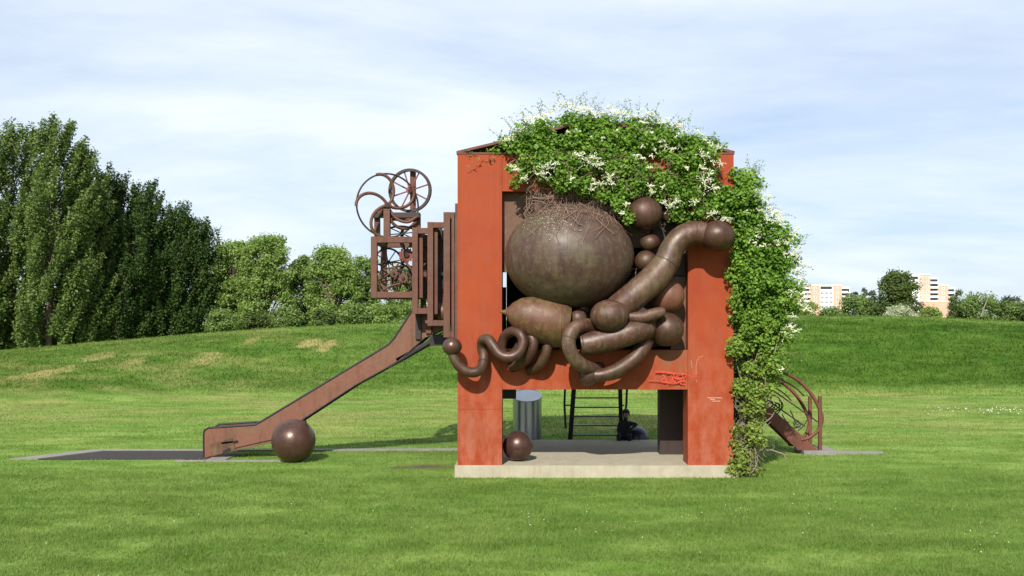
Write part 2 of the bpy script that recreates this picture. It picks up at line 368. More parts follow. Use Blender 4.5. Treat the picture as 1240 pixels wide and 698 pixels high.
def ground_attrs(x, y):
    x = np.asarray(x, float); y = np.asarray(y, float)
    cy = crest_y(x); fy = foot_y(x); t = (y - fy) / (cy - fy)
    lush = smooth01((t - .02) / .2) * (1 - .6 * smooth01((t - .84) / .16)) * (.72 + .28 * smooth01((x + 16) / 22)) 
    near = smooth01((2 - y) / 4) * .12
    shade = smooth01((-np.hypot(x - 1.7, (y - 9) * .8) + 8) / 4) * .35  # darker green put into the grass where the block's shadow falls
    dry = np.zeros_like(x)
    for cx, c, rx, ry, k in DRY: dry = np.maximum(dry, k * patch(x, y, cx, c, rx, ry))
    left = smooth01((-x - 6) / 14)
    dry = np.maximum(dry, .28 * left * smooth01((t + .05) / .25) * smooth01((fbm(x * .45, y * .7 + 4) - .45) / .25) * (t < 1.02))
    dry = np.maximum(dry, .5 * left * smooth01(1 - np.abs(y - 17 - x * .02) / 5) * smooth01((fbm(x * .3 + 2, y * .8) - .38) / .3))
    dry = np.maximum(dry, .42 * smooth01((y - 6) / 6) * (t < 0.1) * smooth01((fbm(x * .25 + 20, y * .6) - .4) / .3))
    bare = np.maximum(patch(x, y, -2.75, 1.75, 1.0, .33), .75 * patch(x, y, 9.2, 4.7, 1.5, .32))
    bare = np.maximum(bare, .8 * patch(x, y, 7.6, -2.0, .25, .1))
    return {'lush': np.clip(lush + near + shade, 0, 1), 'dry': np.clip(dry, 0, 1), 'bare': np.clip(bare, 0, 1)}
def axis(a, b, step, far, g=1.35):
    m = list(np.arange(a, b + 1e-6, step)); s = step; lo = []; v = a
    while v > -far: s *= g; v -= s; lo.append(v)
    s = step; v = b; hi = []
    while v < far: s *= g; v += s; hi.append(v)
    return np.array(lo[::-1] + m + hi)
xs = axis(-46, 46, .4, 2500); ys = axis(-13, 52, .35, 3000)
ys = ys[ys > -400]
gx, gy = np.meshgrid(xs, ys); fx, fy_ = gx.ravel(), gy.ravel()
nx, ny = len(xs), len(ys)
idx = (np.arange(ny - 1)[:, None] * nx + np.arange(nx - 1)[None]).ravel()
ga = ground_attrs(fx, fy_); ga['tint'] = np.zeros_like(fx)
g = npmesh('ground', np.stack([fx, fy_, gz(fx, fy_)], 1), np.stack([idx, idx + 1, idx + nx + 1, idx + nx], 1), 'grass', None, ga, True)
tag(g, kind='structure')

# keep-out rectangles for the blades: plinth, paving, mat
KEEP = [(-1.95, 5.4, -.16, 5.5), (-13.3, -8.9, 3.2, 4.86), (-13.0, -1.8, 5.10, 5.34), (6.55, 8.45, 4.2, 5.35), (.7, 3.2, 5.45, 6.6)]
def blades(n, y0, y1, h, w, name, wl=None, lean=1.0):
    y = rng.uniform(0, 1, n); y = y0 + (y1 - y0) * y
    half = (y + DIST) * .55 + 5
    x = rng.uniform(-1, 1, n) * half + (y + DIST) * -.017
    ok = np.ones(n, bool)
    for a, b, c, d in KEEP: ok &= ~((x > a) & (x < b) & (y > c) & (y < d))
    at = ground_attrs(x, y); ok &= rng.random(n) > at['bare'] * .96
    clump = .5 * fbm(x * 2.2, y * 2.2) + .5 * fbm(x * .7 + 3, y * 1.1); ok &= rng.random(n) < .10 + 1.7 * clump * clump / .5
    x, y, clump = x[ok], y[ok], clump[ok]; at = {k: v[ok] for k, v in at.items()}; n = len(x)
    z = gz(x, y) - .008
    a = rng.uniform(0, 2 * np.pi, n); la = rng.uniform(0, 2 * np.pi, n); ln = rng.uniform(.25, 1.1, n) * lean
    hh = h * rng.uniform(.5, 1.25, n) * (.65 + .7 * clump) * (1 + .5 * at['lush']); ww = w * rng.uniform(.7, 1.3, n)
    base = np.stack([x, y, z], 1); side = np.stack([np.cos(a), np.sin(a), np.zeros(n)], 1) * ww[:, None] / 2
    tip = base + np.stack([np.cos(la) * np.sin(ln) * hh, np.sin(la) * np.sin(ln) * hh, np.cos(ln) * hh], 1)
    v = np.stack([base - side, base + side, tip], 1).reshape(-1, 3)
    f = np.arange(n * 3).reshape(-1, 3); tint = np.clip(rng.random(n), .02, 1)
    A = {k: np.repeat(q, 3) for k, q in at.items()}; A['tint'] = np.repeat(tint, 3)
    return npmesh(name, v, f, 'grass', None, A)
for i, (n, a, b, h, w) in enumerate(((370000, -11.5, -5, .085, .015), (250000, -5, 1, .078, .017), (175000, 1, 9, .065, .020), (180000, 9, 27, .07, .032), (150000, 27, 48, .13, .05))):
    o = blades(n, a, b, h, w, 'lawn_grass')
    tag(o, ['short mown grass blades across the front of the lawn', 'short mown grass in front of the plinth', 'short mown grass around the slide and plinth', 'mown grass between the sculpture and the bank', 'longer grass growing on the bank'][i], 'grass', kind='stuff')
# clover heads
def clover():
    n = 520; x = []; y = []
    for cx, cy, rx, ry, k in ((2.3, -6.0, 2.6, 1.6, 26), (6.0, -4.0, 3, 2, 26), (-3, -5, 3.5, 2.5, 14), (-7.2, -6.5, 3, 2.5, 12), (9, -7, 2.4, 2, 34), (22.5, 18.6, 4.0, 1.6, 150), (6, 8, 4, 3, 14)):
        x += list(rng.normal(cx, rx * .6, k)); y += list(rng.normal(cy, ry * .6, k))
    x = np.array(x); y = np.array(y); n = len(x); z = gz(x, y) + .05
    s = np.where(y > 10, .026, .011)[:, None] * rng.uniform(.6, 1.2, (n, 1)); c = np.stack([x, y, z], 1)
    oc = np.array([(1, 0, 0), (-1, 0, 0), (0, 1, 0), (0, -1, 0), (0, 0, 1), (0, 0, -1)], float)
    v = (c[:, None, :] + oc[None] * s[:, None, :]).reshape(-1, 3)
    fs = np.array([(0, 2, 4), (2, 1, 4), (1, 3, 4), (3, 0, 4), (2, 0, 5), (1, 2, 5), (3, 1, 5), (0, 3, 5)])
    f = (np.arange(n)[:, None, None] * 6 + fs[None]).reshape(-1, 3)
    tag(npmesh('clover_flowers', v, f, 'clover'), 'tiny white clover heads dotted over the lawn', 'clover', kind='stuff')
clover()

# ------------------------------------------------------------------ paving strips and mat
def slab_poly(name, pts, z0, z1, mat, **k):
    n = len(pts); m = MB(); vs = [(x, y, z0) for x, y in pts] + [(x, y, z1) for x, y in pts]
    m.add(vs, [tuple(range(n - 1, -1, -1)), tuple(range(n, 2 * n))] + [(i, (i + 1) % n, (i + 1) % n + n, i + n) for i in range(n)])
    o = m.build(name, mat, **k); return o
slab_poly('safety_mat', [(-13.9, 3.14), (-9.1, 3.14), (-9.1, 4.90), (-12.75, 4.90)], -.1, .03, 'rubber', kind='structure')
slab_poly('path', [(-12.8, 4.92), (-1.9, 5.10), (-1.9, 5.38), (-13.25, 5.18)], -.1, .045, 'concrete_grey', kind='structure')
slab_poly('path', [(-14.75, 3.14), (-13.95, 3.14), (-12.82, 4.91), (-13.27, 5.16)], -.1, .040, 'concrete_grey', kind='structure')
slab_poly('path', [(-9.9, 2.72), (-6.2, 2.72), (-6.2, 2.80), (-9.9, 2.80)], -.1, .05, 'concrete_grey', kind='structure')
slab_poly('path', [(-9.08, 2.85), (-8.55, 2.85), (-8.55, 4.4), (-9.08, 4.4)], -.1, .035, 'concrete_grey', kind='structure')
slab_poly('path', [(8.65, 4.35), (10.5, 4.3), (10.6, 4.75), (8.65, 4.95)], -.1, .04, 'concrete_grey', kind='structure')

# ------------------------------------------------------------------ plinth
x0, x1 = X(550.5, -.1), X(896, -.1)
m = MB().box(x0, x1, -.1, 5.42, -.15, .305)
m.build('concrete_plinth', 'concrete_pale', bevel=.012, label='low pale stained concrete plinth under the orange steel block', cat='plinth')

# ------------------------------------------------------------------ the orange block with its spheres and tubes
XL, XL2, XR1, XR = X(554, 0), X(608, 0), X(833, 0), X(888.5, 0)
ZT, ZB0, ZB1, ZP = Z(187, 0), Z(472, 0), Z(424, 0), Z(232, 0)
block = empty('steel_sculpture', ((XL + XR) / 2, 0, .305), 'orange steel block on four legs crammed with rusty spheres and coiling tubes', 'sculpture')
B = block
lp = MB().box(XL, XL2, 0, .8, .30, ZT).build('front_pillar', 'orange_paint', B, .01)
rp = MB().box(XR1, XR, 0, .8, .30, ZT).build('front_pillar', 'orange_paint', B, .01)
MB().box(XL2 + .002, XR1 - .002, .003, .8, ZB0, ZB1).build('lower_beam', 'orange_paint', B, .008)
MB().box(XL2 + .002, XR1 - .002, .003, .8, ZP, ZT - .003).build('upper_beam', 'orange_paint', B, .008)
# rear legs, deck and walls
MB().box(X(799, 2), XR - .14, 2.0, 2.5, .30, ZB0 + .215).build('rear_leg', 'rust_dark', B, .01)  # leg stands in shadow; that darkness is put into its rust colour
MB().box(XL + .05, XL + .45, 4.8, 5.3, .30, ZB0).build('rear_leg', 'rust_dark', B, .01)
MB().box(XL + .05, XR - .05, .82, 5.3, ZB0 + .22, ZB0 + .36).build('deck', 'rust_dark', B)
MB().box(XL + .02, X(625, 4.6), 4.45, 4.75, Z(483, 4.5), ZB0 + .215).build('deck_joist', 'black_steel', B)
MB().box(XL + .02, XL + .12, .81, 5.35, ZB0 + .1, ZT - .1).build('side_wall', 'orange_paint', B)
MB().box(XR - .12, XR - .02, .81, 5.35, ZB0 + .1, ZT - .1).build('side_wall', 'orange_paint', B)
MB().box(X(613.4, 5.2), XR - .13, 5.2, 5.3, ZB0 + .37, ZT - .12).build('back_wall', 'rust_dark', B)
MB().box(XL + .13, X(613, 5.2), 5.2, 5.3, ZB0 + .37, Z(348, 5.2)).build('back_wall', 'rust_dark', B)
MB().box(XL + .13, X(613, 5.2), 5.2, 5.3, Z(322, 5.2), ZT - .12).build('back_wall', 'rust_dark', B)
# rusty backing plates inside the opening
MB().box(XL2 + .004, X(668, .3), .30, .34, Z(330, .3), ZP - .004).build('backing_plate', 'rust_plate', B, .006)
MB().box(X(812, .3), XR1 - .004, .30, .34, ZB1 + .004, Z(335, .3)).build('backing_plate', 'rust_plate', B, .006)
MB().box(X(790, .3), XR1 - .004, .35, .39, Z(334, .3), ZP - .004).build('backing_plate', 'rust_dark', B, .006)
MB().box(X(668.5, .3), X(789, .3), .42, .46, Z(300, .3), ZP - .004).build('backing_plate', 'rust_plate', B, .006)
MB().box(X(745, .3), X(811, .3), .75, .79, ZB1 + .05, Z(330, .3)).build('backing_plate', 'rust_dark', B, .006)
MB().box(X(640, .3), X(744, .3), .75, .79, Z(395, .3), Z(305, .3)).build('backing_plate', 'rust_dark', B, .006)
# shallow pitched roof: two plates with a rusty edge
cx = (XL + XR) / 2
for sgn, xe in ((-1, XL - .03), (1, XR + .03)):
    poly = [(xe, ZT + .02), (cx, ZT + .86), (cx, ZT + .92), (xe, ZT + .085)]
    MB().prism(poly, .02, 5.4).build('roof_plate', 'rust_frame', B)
MB().prism([(XL + .3, ZT + .004), (XR - .3, ZT + .004), (cx, ZT + .74)], .55, .6).build('gable_plate', 'rust_dark', B)
MB().box(XL - .02, XR + .02, -.015, .1, ZT + .002, ZT + .045).build('roof_edge', 'rust_frame', B)
# spheres
def ball(px, py, r, y, mat='rust_sphere', name='sphere', rz=None, ry=None, tilt=0, parent=B, seam=False, nu=40, nv=24):
    c = P(px, py, y); rr = L(r, y); z = L(rz, y) if rz else rr; d = ry or rr
    o = MB().ellipsoid(c, rr, d, z, nu, nv, tilt).build(name, mat, parent)
    if seam:
        pts = []
        for k in range(36):
            a = 2 * math.pi * k / 36
            pts.append(c + Matrix.Rotation(tilt, 3, 'Y') @ Vector((rr * math.cos(a), d * math.sin(a), 0)))
        MB().tube(pts, .0035, 5, True).build('weld_seam', mat, o)
    return o
big = ball(689.5, 311.5, 79.5 * .985, -.15, 'rust_big', 'large_sphere', rz=64.5 * .985, ry=1.35, seam=True, nu=72, nv=40)
big['label'] = 'huge bulging rusty sphere with green streaks'
bc = P(689.5, 311.5, -.15); brx, brz = L(79.5 * .985, -.15), L(64.5 * .985, -.15)
for k in range(5):       # meridian welds of the big sphere
    a = math.pi * k / 5 + .25; pts = []
    for q in range(48):
        t = 2 * math.pi * q / 48; pts.append(bc + Vector((brx * math.sin(t) * math.cos(a), 1.35 * math.sin(t) * math.sin(a), brz * math.cos(t))))
    MB().tube(pts, .003, 4, True).build('weld_seam', 'rust_big', big)
ball(780, 259, 22, -.35, 'rust_sphere', rz=21)
ball(787, 294, 12.3, -.2, rz=11); ball(782, 317, 13.5, -.35); ball(812, 262, 9, -.1); ball(770, 333, 8, .2, seam=False)
ball(808, 359, 21, -.2, 'rust_slide'); ball(807, 399, 21.2, -.35, 'rust_sphere', rz=20.6)
ball(738, 382.5, 23.5, -1.0, 'rust_tube', rz=19.5); ball(868, 286, 21.5, -.66, 'rust_sphere', rz=18.5, tilt=.0)
ball(547.5, 420, 11.8, -.55, 'rust_ball', rz=11.2); ball(711.5, 455, 12.6, -.6, 'rust_ball')
ball(706, 372, 9, -.2, 'rust_tube', seam=False)
def tube(pts, r, mat='rust_tube', name='tube', seg=20, n=8, rings=(), **k):
    p = px_path(pts, n)
    if isinstance(r, (list, tuple)):
        rr = [c[0] for c in catmull([[v, 0] for v in r], n)]
    else: rr = [r] * len(p)
    o = MB().tube(p, rr, seg).build(name, mat, B, **k)
    for f in rings:
        i = int(f * (len(p) - 1)); c, d = Vector(p[i]), (Vector(p[min(i + 1, len(p) - 1)]) - Vector(p[i - 1])).normalized()
        u = d.orthogonal().normalized(); v = d.cross(u); q = rr[i]
        MB().tube([c + (u * math.cos(2 * math.pi * a / 24) + v * math.sin(2 * math.pi * a / 24)) * q for a in range(24)], .014, 6, True).build('weld_seam', mat, o)
    return o
# big bent pipe from the round head down behind the oval
tube([(856, 284, -.62), (840, 282, -.62), (825, 288, -.64), (814, 301, -.66), (807, 318, -.68), (792, 337, -.74), (772, 355, -.8), (750, 373, -.75), (738, 383, -.6)],
     [.29, .29, .29, .30, .325, .345, .35, .345, .33], 'rust_tube', rings=(.12, .5))
# thick pipe with a capped end
tube([(703.5, 417.5, -.86), (722, 414.5, -.86), (745, 409, -.86), (766, 402, -.82), (778, 398, -.66), (786, 398, -.35), (790, 400, .2)], [.27, .285, .30, .30, .295, .27, .25], 'rust_tube', rings=(.04, .55))
# ring pipe looped round it
tube([(730, 405, -.30), (723, 399, -.55), (713, 394.5, -.8), (702, 394.5, -1.0), (692, 402, -1.12), (688.5, 416, -1.15), (693, 431, -1.1), (704, 442, -.95), (716, 447, -.6), (726, 447, -.2)], .175, 'rust_tube', rings=(.5,))
tube([(762, 384, -.9), (778, 384.5, -.92), (790, 381, -.92), (800, 378, -.9), (804, 378, -.88)], [.135, .15, .145, .125, .10], 'rust_tube')
tube([(757, 388, -.3), (775, 393, -.55), (788, 389, -.75), (797, 382, -.78)], [.10, .09, .08, .07], 'rust_sphere')
tube([(713, 455, -.62), (728, 454.5, -.66), (745, 449.5, -.68), (761, 440, -.66), (774, 428, -.6), (782, 414, -.45), (784, 404, -.2)], [.16, .16, .17, .185, .195, .195, .19], 'rust_sphere')
# coiling thin pipe with the ball head
tube([(547.5, 424, -.55), (550, 434, -.55), (557, 444.5, -.55), (567, 450.5, -.54), (577, 450.5, -.5), (584, 444, -.38), (586, 432, -.24), (583.5, 420, -.22), (585, 412, -.36), (591.5, 411.5, -.56), (598, 420, -.68), (606, 430, -.74), (618, 432.5, -.78), (628.5, 427, -.78), (633.5, 415, -.76), (630, 405, -.7), (621.5, 401.5, -.52), (612, 407, -.30), (607.5, 420, -.18), (611, 431, -.17), (620, 432, -.22), (629, 420, -.36), (635, 407, -.50), (641.5, 406, -.6), (646, 415, -.66), (643, 427, -.62), (635, 436, -.45), (626, 442, -.2), (620, 445, -.02)],
     .128, 'rust_sphere', rings=(.2,))
tube([(641, 449, .0), (648, 445, -.22), (656, 438.5, -.40), (661.5, 428, -.48), (664, 416, -.50), (669, 407.5, -.50), (679, 403, -.46), (690, 402.5, -.4), (702, 404, -.25)], .128, 'rust_sphere', rings=(.55,))
# pointed drum under the big sphere
dp = [(604.5, 377.5, -.55), (611, 378, -.55), (613, 378.2, -.55), (619, 379, -.53), (627, 380.5, -.5), (640, 383.5, -.47), (658, 388, -.43), (678, 393, -.38), (684, 394.5, -.36)]
o = MB().tube([tuple(P(*q)) for q in dp], [.01, .06, .085, .25, .40, .52, .58, .60, .55], 28).build('pointed_drum', 'rust_olive', B)
pts = [Vector(P(*dp[7])) + Vector((0, math.cos(a) * .602, math.sin(a) * .602)) for a in np.linspace(0, 2 * math.pi, 28, endpoint=False)]
MB().tube(pts, .015, 6, True).build('weld_seam', 'rust_olive', o)
ball(700, 386, 11, -.45, 'rust_tube', seam=False)
# red scrawl on the beam, pale scratches, two lines of tiny lettering
def scrawl(segs, r, mat, name, lab, off=.004):
    m = MB(); yo = -off
    for s_ in segs:
        p = [P(a, b, 0) for a, b in [(q[0], q[1]) for q in catmull([list(c) for c in s_], 5)]]
        for a, b in zip(p[:-1], p[1:]):
            d = (b - a); n_ = Vector((-d.z, 0, d.x)).normalized() * r; e = Vector((0, yo, 0)); yo -= .0003
            m.add([a - n_ + e, b - n_ + e, b + n_ + e, a + n_ + e], [(0, 1, 2, 3)])
    o = m.build(name, mat, B); o['label'] = lab
rg = random.Random(5); gs = []
for sg in ([(790, 455), (798, 452), (806, 453), (803, 460), (796, 464)], [(800, 451), (806, 458), (808, 468)], [(812, 466), (813, 455), (816, 462), (820, 454), (822, 464)], [(823, 454), (828, 453), (829, 459), (823, 464), (829, 465)], [(786, 460), (800, 462), (815, 464), (829, 461)], [(793, 450), (810, 451), (829, 453)], [(815, 452), (817, 458), (826, 457), (824, 451)]):
    for k in range(3): gs.append([(a + rg.uniform(-1.2, 1.2), min(b + rg.uniform(-1.2, 1.2), 469.5)) for a, b in sg])
scrawl(gs, .008, 'graffiti', 'graffiti', 'smeared red graffiti letters sprayed on the beam', .002)
scrawl([[(832, 454), (838, 456), (847, 457)], [(832, 450), (836, 452), (842, 455)]], .008, 'graffiti', 'graffiti', 'thin red sprayed tail of the graffiti')
for sg in ([(852, 431), (846, 434), (843, 442), (843, 454)], [(843, 460), (844, 463)], [(837, 437), (838, 446)]): scrawl([sg], .012, 'scratch_mark', 'scratch', 'pale curved scratch on the paint')
def lettering():
    m = MB(); rr = random.Random(3)
    for py, a, b in ((482.0, 857, 874), (484.0, 860, 866), (486.0, 863, 872)):
        x = a
        while x < b:
            w = rr.uniform(.5, 1.0); p0 = P(x, py, 0)
            m.box(p0.x, p0.x + L(w, 0), -.005, -.002, p0.z - .012, p0.z + .012); x += w + .45
    o = m.build('inscription', 'white_mark', B); o['label'] = 'small pale lines of lettering on the pillar'
lettering()
for i, lx in enumerate((556.5, 605.5)):   # plate joints on the left pillar
    MB().box(X(lx, 0) - .003, X(lx, 0) + .003, -.004, .01, .32, ZT - .02).build('plate_joint', 'rust_frame', B)
MB().box(XL + .02, XL2 - .02, -.004, .01, Z(496, 0), Z(496, 0) + .008).build('plate_joint', 'rust_frame', B)

# ------------------------------------------------------------------ nested frames and wheel machine on the left
cage = empty('wheel_machine', (X(500, 3.5), 3.5, Z(409, 3.5)), 'nest of open rusty box frames holding spoked wheels and gears beside the block', 'machine')
def frame(pxa, pxb, pya, pyb, ya, yb, t, name='box_frame', mat='rust_frame', skip=()):
    xa, xb = X(pxa, ya), X(pxb, ya); za, zb = Z(pyb, ya), Z(pya, ya)
    root = None
    m = MB()
    for yy in (ya, yb - t):
        m.box(xa, xa + t, yy, yy + t, za, zb); m.box(xb - t, xb, yy, yy + t, za, zb)
        m.box(xa + t, xb - t, yy + .003, yy + t - .003, za + .003, za + t); m.box(xa + t, xb - t, yy + .003, yy + t - .003, zb - t, zb - .003)
    for xx in (xa + .002, xb - t - .002):
        m.box(xx + .002, xx + t - .002, ya + t, yb - t, za + .004, za + t - .003); m.box(xx + .002, xx + t - .002, ya + t, yb - t, zb - t + .003, zb - .004)
    return m.build(name, mat, cage, .008), (xa, xb, za, zb)
YA = 2.9
fA, eA = frame(449, 512, 286.5, 361, YA, 4.9, L(7.5, YA))
fB, eB = frame(499, 530, 276, 380.5, 2.75, 5.05, L(7, 2.7))
fC, eC = frame(517.5, 548, 269, 395, 2.6, 5.2, L(7, 2.6))
fD, eD = frame(537, 562, 257, 409, 2.45, 5.3, L(8, 2.4))
MB().box(X(547, 2.4), X(550.5, 2.4), 2.36, 2.44, Z(409, 2.4), Z(258, 2.4)).build('post', 'rust_frame', cage, .006)
MB().box(X(551, 2.3), X(560, 2.3), 2.3, 2.43, Z(412, 2.4), Z(247, 2.4)).build('post', 'rust_frame', cage, .006)
# tunnel sheets and dark braces inside the frames
MB().box(eC[0] + .2, XL + .05, 5.0, 5.04, eC[2] + .1, eC[2] + 1.0).build('panel', 'rust_dark', cage)
MB().box(eB[0] + .18, XL + .05, 3.2, 4.7, eB[2] + .02, eB[2] + .07).build('tread_plate', 'rust_frame', cage)
for a, b in (((527, 277, 4.9), (545, 350, 4.9)), ((536, 350, 4.4), (529, 277, 4.4)), ((505, 290, 4.8), (520, 370, 4.8)), ((524, 330, 3.2), (545, 333, 3.2))):
    MB().bar(P(*a), P(*b), .09, .09).build('brace', 'black_steel', cage)
MB().box(X(527, 3), X(533, 3), 3.6, 3.8, Z(372, 3), Z(272, 3)).build('post', 'rust_dark', cage, .006)
tube_o = MB().tube([tuple(P(a, b, 3.2)) for a, b in ((523, 388), (530, 378), (543, 370), (552, 368))], .05, 10).build('pipe', 'rust_dark', cage)
MB().ellipsoid(P(535, 378, 3.3), .30, .22, .26, 20, 12).build('boulder_weight', 'rust_olive', cage)
# wheels
def wheel(name, px, py, y, rpx, tiltz, tilty, rim_r, spokes, spoke_r, hub_r, mat, rimmat=None, curved=0, flat=0, phase=0.2):
    c = P(px, py, y); r = L(rpx, y); M = Matrix.Rotation(R(tiltz), 3, 'Z') @ Matrix.Rotation(R(tilty), 3, 'X')
    pt = lambda rad, a, d=0: c + M @ Vector((rad * math.cos(a), d, rad * math.sin(a)))
    m = MB()
    if flat:
        n = 48
        for k in range(n):
            a0, a1 = 2 * math.pi * k / n, 2 * math.pi * (k + 1) / n
            q = [pt(r, a0, -flat), pt(r, a1, -flat), pt(r, a1, flat), pt(r, a0, flat), pt(r - rim_r, a0, -flat), pt(r - rim_r, a1, -flat), pt(r - rim_r, a1, flat), pt(r - rim_r, a0, flat)]
            m.add(q, [(0, 1, 2, 3), (7, 6, 5, 4), (1, 0, 4, 5), (3, 2, 6, 7)], False)
    else: m.tube([pt(r - rim_r, 2 * math.pi * k / 56) for k in range(56)], rim_r, 8, True)
    rim = m.build(name, rimmat or mat, cage)
    MB().tube([pt(0, 0, -.09), pt(0, 0, .09)], hub_r, 16).build('hub', mat, rim)
    for k in range(spokes):
        a = 2 * math.pi * k / spokes + phase
        if curved:
            p = [pt(r * f, a + curved * (1 - f) ** 1.0) for f in np.linspace(.0, .985, 18)]
            p = []
            for f in np.linspace(0, 1, 20):     # S-swept half circle spokes
                rad = r * math.sin(f * math.pi / 2); p.append(pt(rad * .985, a + curved * (1 - f)))
            MB().tube(p, spoke_r, 8).build('spoke', mat, rim)
        else: MB().tube([pt(hub_r * .6, a), pt(r - rim_r * .8, a)], spoke_r, 7).build('spoke', mat, rim)
    return rim
wheel('spoked_wheel', 496.5, 231, 3.5, 26.5, -8, 0, .075, 8, .022, .10, 'red_wheel', 'rust_dark', flat=.06, phase=.3)
wheel('swirl_wheel', 469.5, 249, 3.05, 39.5, 24, 0, .026, 5, .046, .09, 'rust_frame', 'rust_dark', curved=-1.15, phase=3.2)
wheel('ring_wheel', 487, 283, 3.9, 20, 0, 68, .03, 6, .016, .05, 'rust_dark')
wheel('spoked_wheel', 479, 338, 3.9, 21, 12, 0, .04, 8, .02, .07, 'rust_frame', flat=.05)
wheel('spoked_wheel', 487, 341, 3.5, 15, -20, 0, .05, 6, .022, .07, 'rust_dark', flat=.05)
wheel('spoked_wheel', 506, 330, 4.2, 24, 35, 0, .04, 8, .02, .07, 'rust_dark', flat=.05)
wheel('spoked_wheel', 470, 318, 4.4, 18, 20, 0, .03, 8, .016, .06, 'rust_dark')
def gear(px, py, y, rpx, teeth, mat, tilt):
    c = P(px, py, y); r = L(rpx, y); poly = []
    M = Matrix.Rotation(R(tilt), 3, 'Z')
    for k in range(teeth * 4):
        a = 2 * math.pi * k / (teeth * 4); q = r if k % 4 in (0, 1) else r * .8; poly.append((q * math.cos(a), q * math.sin(a)))
    n = len(poly); m = MB(); vs = [c + M @ Vector((x, -.05, z)) for x, z in poly] + [c + M @ Vector((x, .05, z)) for x, z in poly]
    m.add(vs, [tuple(range(n)), tuple(range(2 * n - 1, n - 1, -1))] + [(i, i + n, (i + 1) % n + n, (i + 1) % n) for i in range(n)])
    g_ = m.build('gear', mat, cage)
    MB().tube([c + M @ Vector((0, -.1, 0)), c + M @ Vector((0, .1, 0))], r * .3, 14).build('hub', 'rust_dark', g_)
gear(492, 309, 3.3, 9.5, 14, 'red_wheel', 15); gear(489, 337, 3.2, 6.5, 10, 'rust_frame', -10); gear(512, 309, 3.4, 7, 12, 'red_wheel', 10); gear(477, 331, 3.4, 5.5, 10, 'rust_frame', 0); gear(513, 345, 3.6, 10, 14, 'rust_dark', 5)
for pts, r in (([(489, 297, 3.2), (488, 310, 3.1), (493, 320, 3.1), (500, 328, 3.1)], .035), ([(463, 352, 3.4), (475, 346, 3.4), (490, 344, 3.4), (505, 350, 3.4)], .03), ([(458, 320, 3.6), (470, 325, 3.6), (490, 322, 3.6), (510, 326, 3.6)], .025), ([(456, 341, 3.7), (470, 333, 3.5), (484, 318, 3.5)], .025)):
    MB().tube(px_path(pts, 5), r, 8).build('axle_rod', 'rust_frame', cage)
# posts and platform carrying the two top wheels
yb = 3.15
for a, b, c, d, y0, y1 in ((453, 459.5, 257, 287, 3.3, 3.5), (464.3, 472, 253, 287, 2.95, 3.15), (496.5, 503, 207, 262, 3.62, 3.8), (500, 508.5, 258, 288, 3.3, 3.55)):
    MB().box(X(a, y0), X(b, y0), y0, y1, Z(d, y0), Z(c, y0)).build('post', 'rust_frame', cage, .006)
MB().box(X(453, 3.3), X(508.5, 3.3), 3.16, 3.29, Z(264.5, 3.3), Z(258, 3.3)).build('platform_bar', 'rust_dark', cage, .006)
MB().box(X(472, 3.1), X(500, 3.1), 3.52, 3.6, Z(266.5, 3.3), Z(260, 3.3)).build('platform_bar', 'rust_frame', cage, .006)
MB().tube([P(469, 249, 2.9), P(469, 249, 3.6)], .06, 12).build('axle', 'rust_dark', cage)
MB().tube([P(496.5, 231, 3.3), P(497, 231, 3.75)], .06, 12).build('axle', 'rust_dark', cage)
MB().bar(P(458, 262, 3.25), P(470, 249, 3.1), .12, .14).build('bracket', 'rust_frame', cage, .005)
MB().tube(px_path([(470, 252, 3.1), (480, 265, 3.1), (494, 269, 3.1), (506, 262, 3.1)], 6), .045, 8).build('swept_bar', 'rust_frame', cage)

# ------------------------------------------------------------------ slide
slide = empty('slide', (X(300, 3.9), 3.9, 0), 'long rusty brown steel slide running down to a dark mat', 'slide')
top = [(246.5, 527), (247.5, 522), (252, 518.6), (308, 515), (315, 511.5), (470, 418), (478, 409), (497.5, 379)]
bot = [(540, 381), (540, 398), (515, 409), (490, 431), (478, 440.5), (430, 467), (398, 488), (352, 518), (334, 536), (300, 541.5), (268, 548), (247.5, 555)]
for k, yy in enumerate((3.45, 4.4)):
    poly = [(X(a, 3.45), Z(b, 3.45)) for a, b in top + bot]
    sp = MB().prism(poly, yy, yy + .04).build('side_panel', 'rust_slide', slide)
    r1 = [(x, yy + .02, z) for x, z in [(X(a, 3.45), Z(b, 3.45)) for a, b in [(247, 555)] + top]]
    MB().tube(r1, .034, 8).build('rim', 'black_steel', sp)
    r2 = [(x, yy - .005, z) for x, z in [(X(a, 3.45), Z(b, 3.45)) for a, b in bot[2:8]]]
    MB().tube(r2, .022, 8).build('rim', 'black_steel', sp)
chz = [(535, 392), (515, 403), (490, 424), (478, 433), (430, 460), (398, 481), (352, 511), (330, 528), (300, 535), (262, 540)]
m = MB()
cp = [(X(a, 3.45), Z(b, 3.45)) for a, b in chz]
for (xa, za), (xb, zb) in zip(cp[:-1], cp[1:]):
    m.add([(xa, 3.49, za), (xb, 3.49, zb), (xb, 4.4, zb), (xa, 4.4, za)], [(0, 1, 2, 3)], True)
m.build('chute', 'rust_slide', slide)
MB().bar(P(255, 545.5, 3.42), P(283, 538, 3.42), .02, .35).build('end_plate', 'rust_olive', slide)
MB().bar(P(268, 537, 3.42), P(288, 534.5, 3.42), .02, .05).build('slot', 'black_steel', slide)
MB().bar(P(270, 549, 3.41), P(279, 544, 3.41), .02, .09).build('slot', 'black_steel', slide)
MB().bar(P(272, 545, 3.43), P(334, 531, 3.43), .03, .02).build('bead', 'rust_plate', slide)
MB().bar(P(274, 548, 3.43), P(334, 535, 3.43), .03, .02).build('bead', 'rust_plate', slide)
MB().bar(P(262, 551, 3.9), P(262, 557, 3.9), .3, .8).build('foot', 'rust_plate', slide)
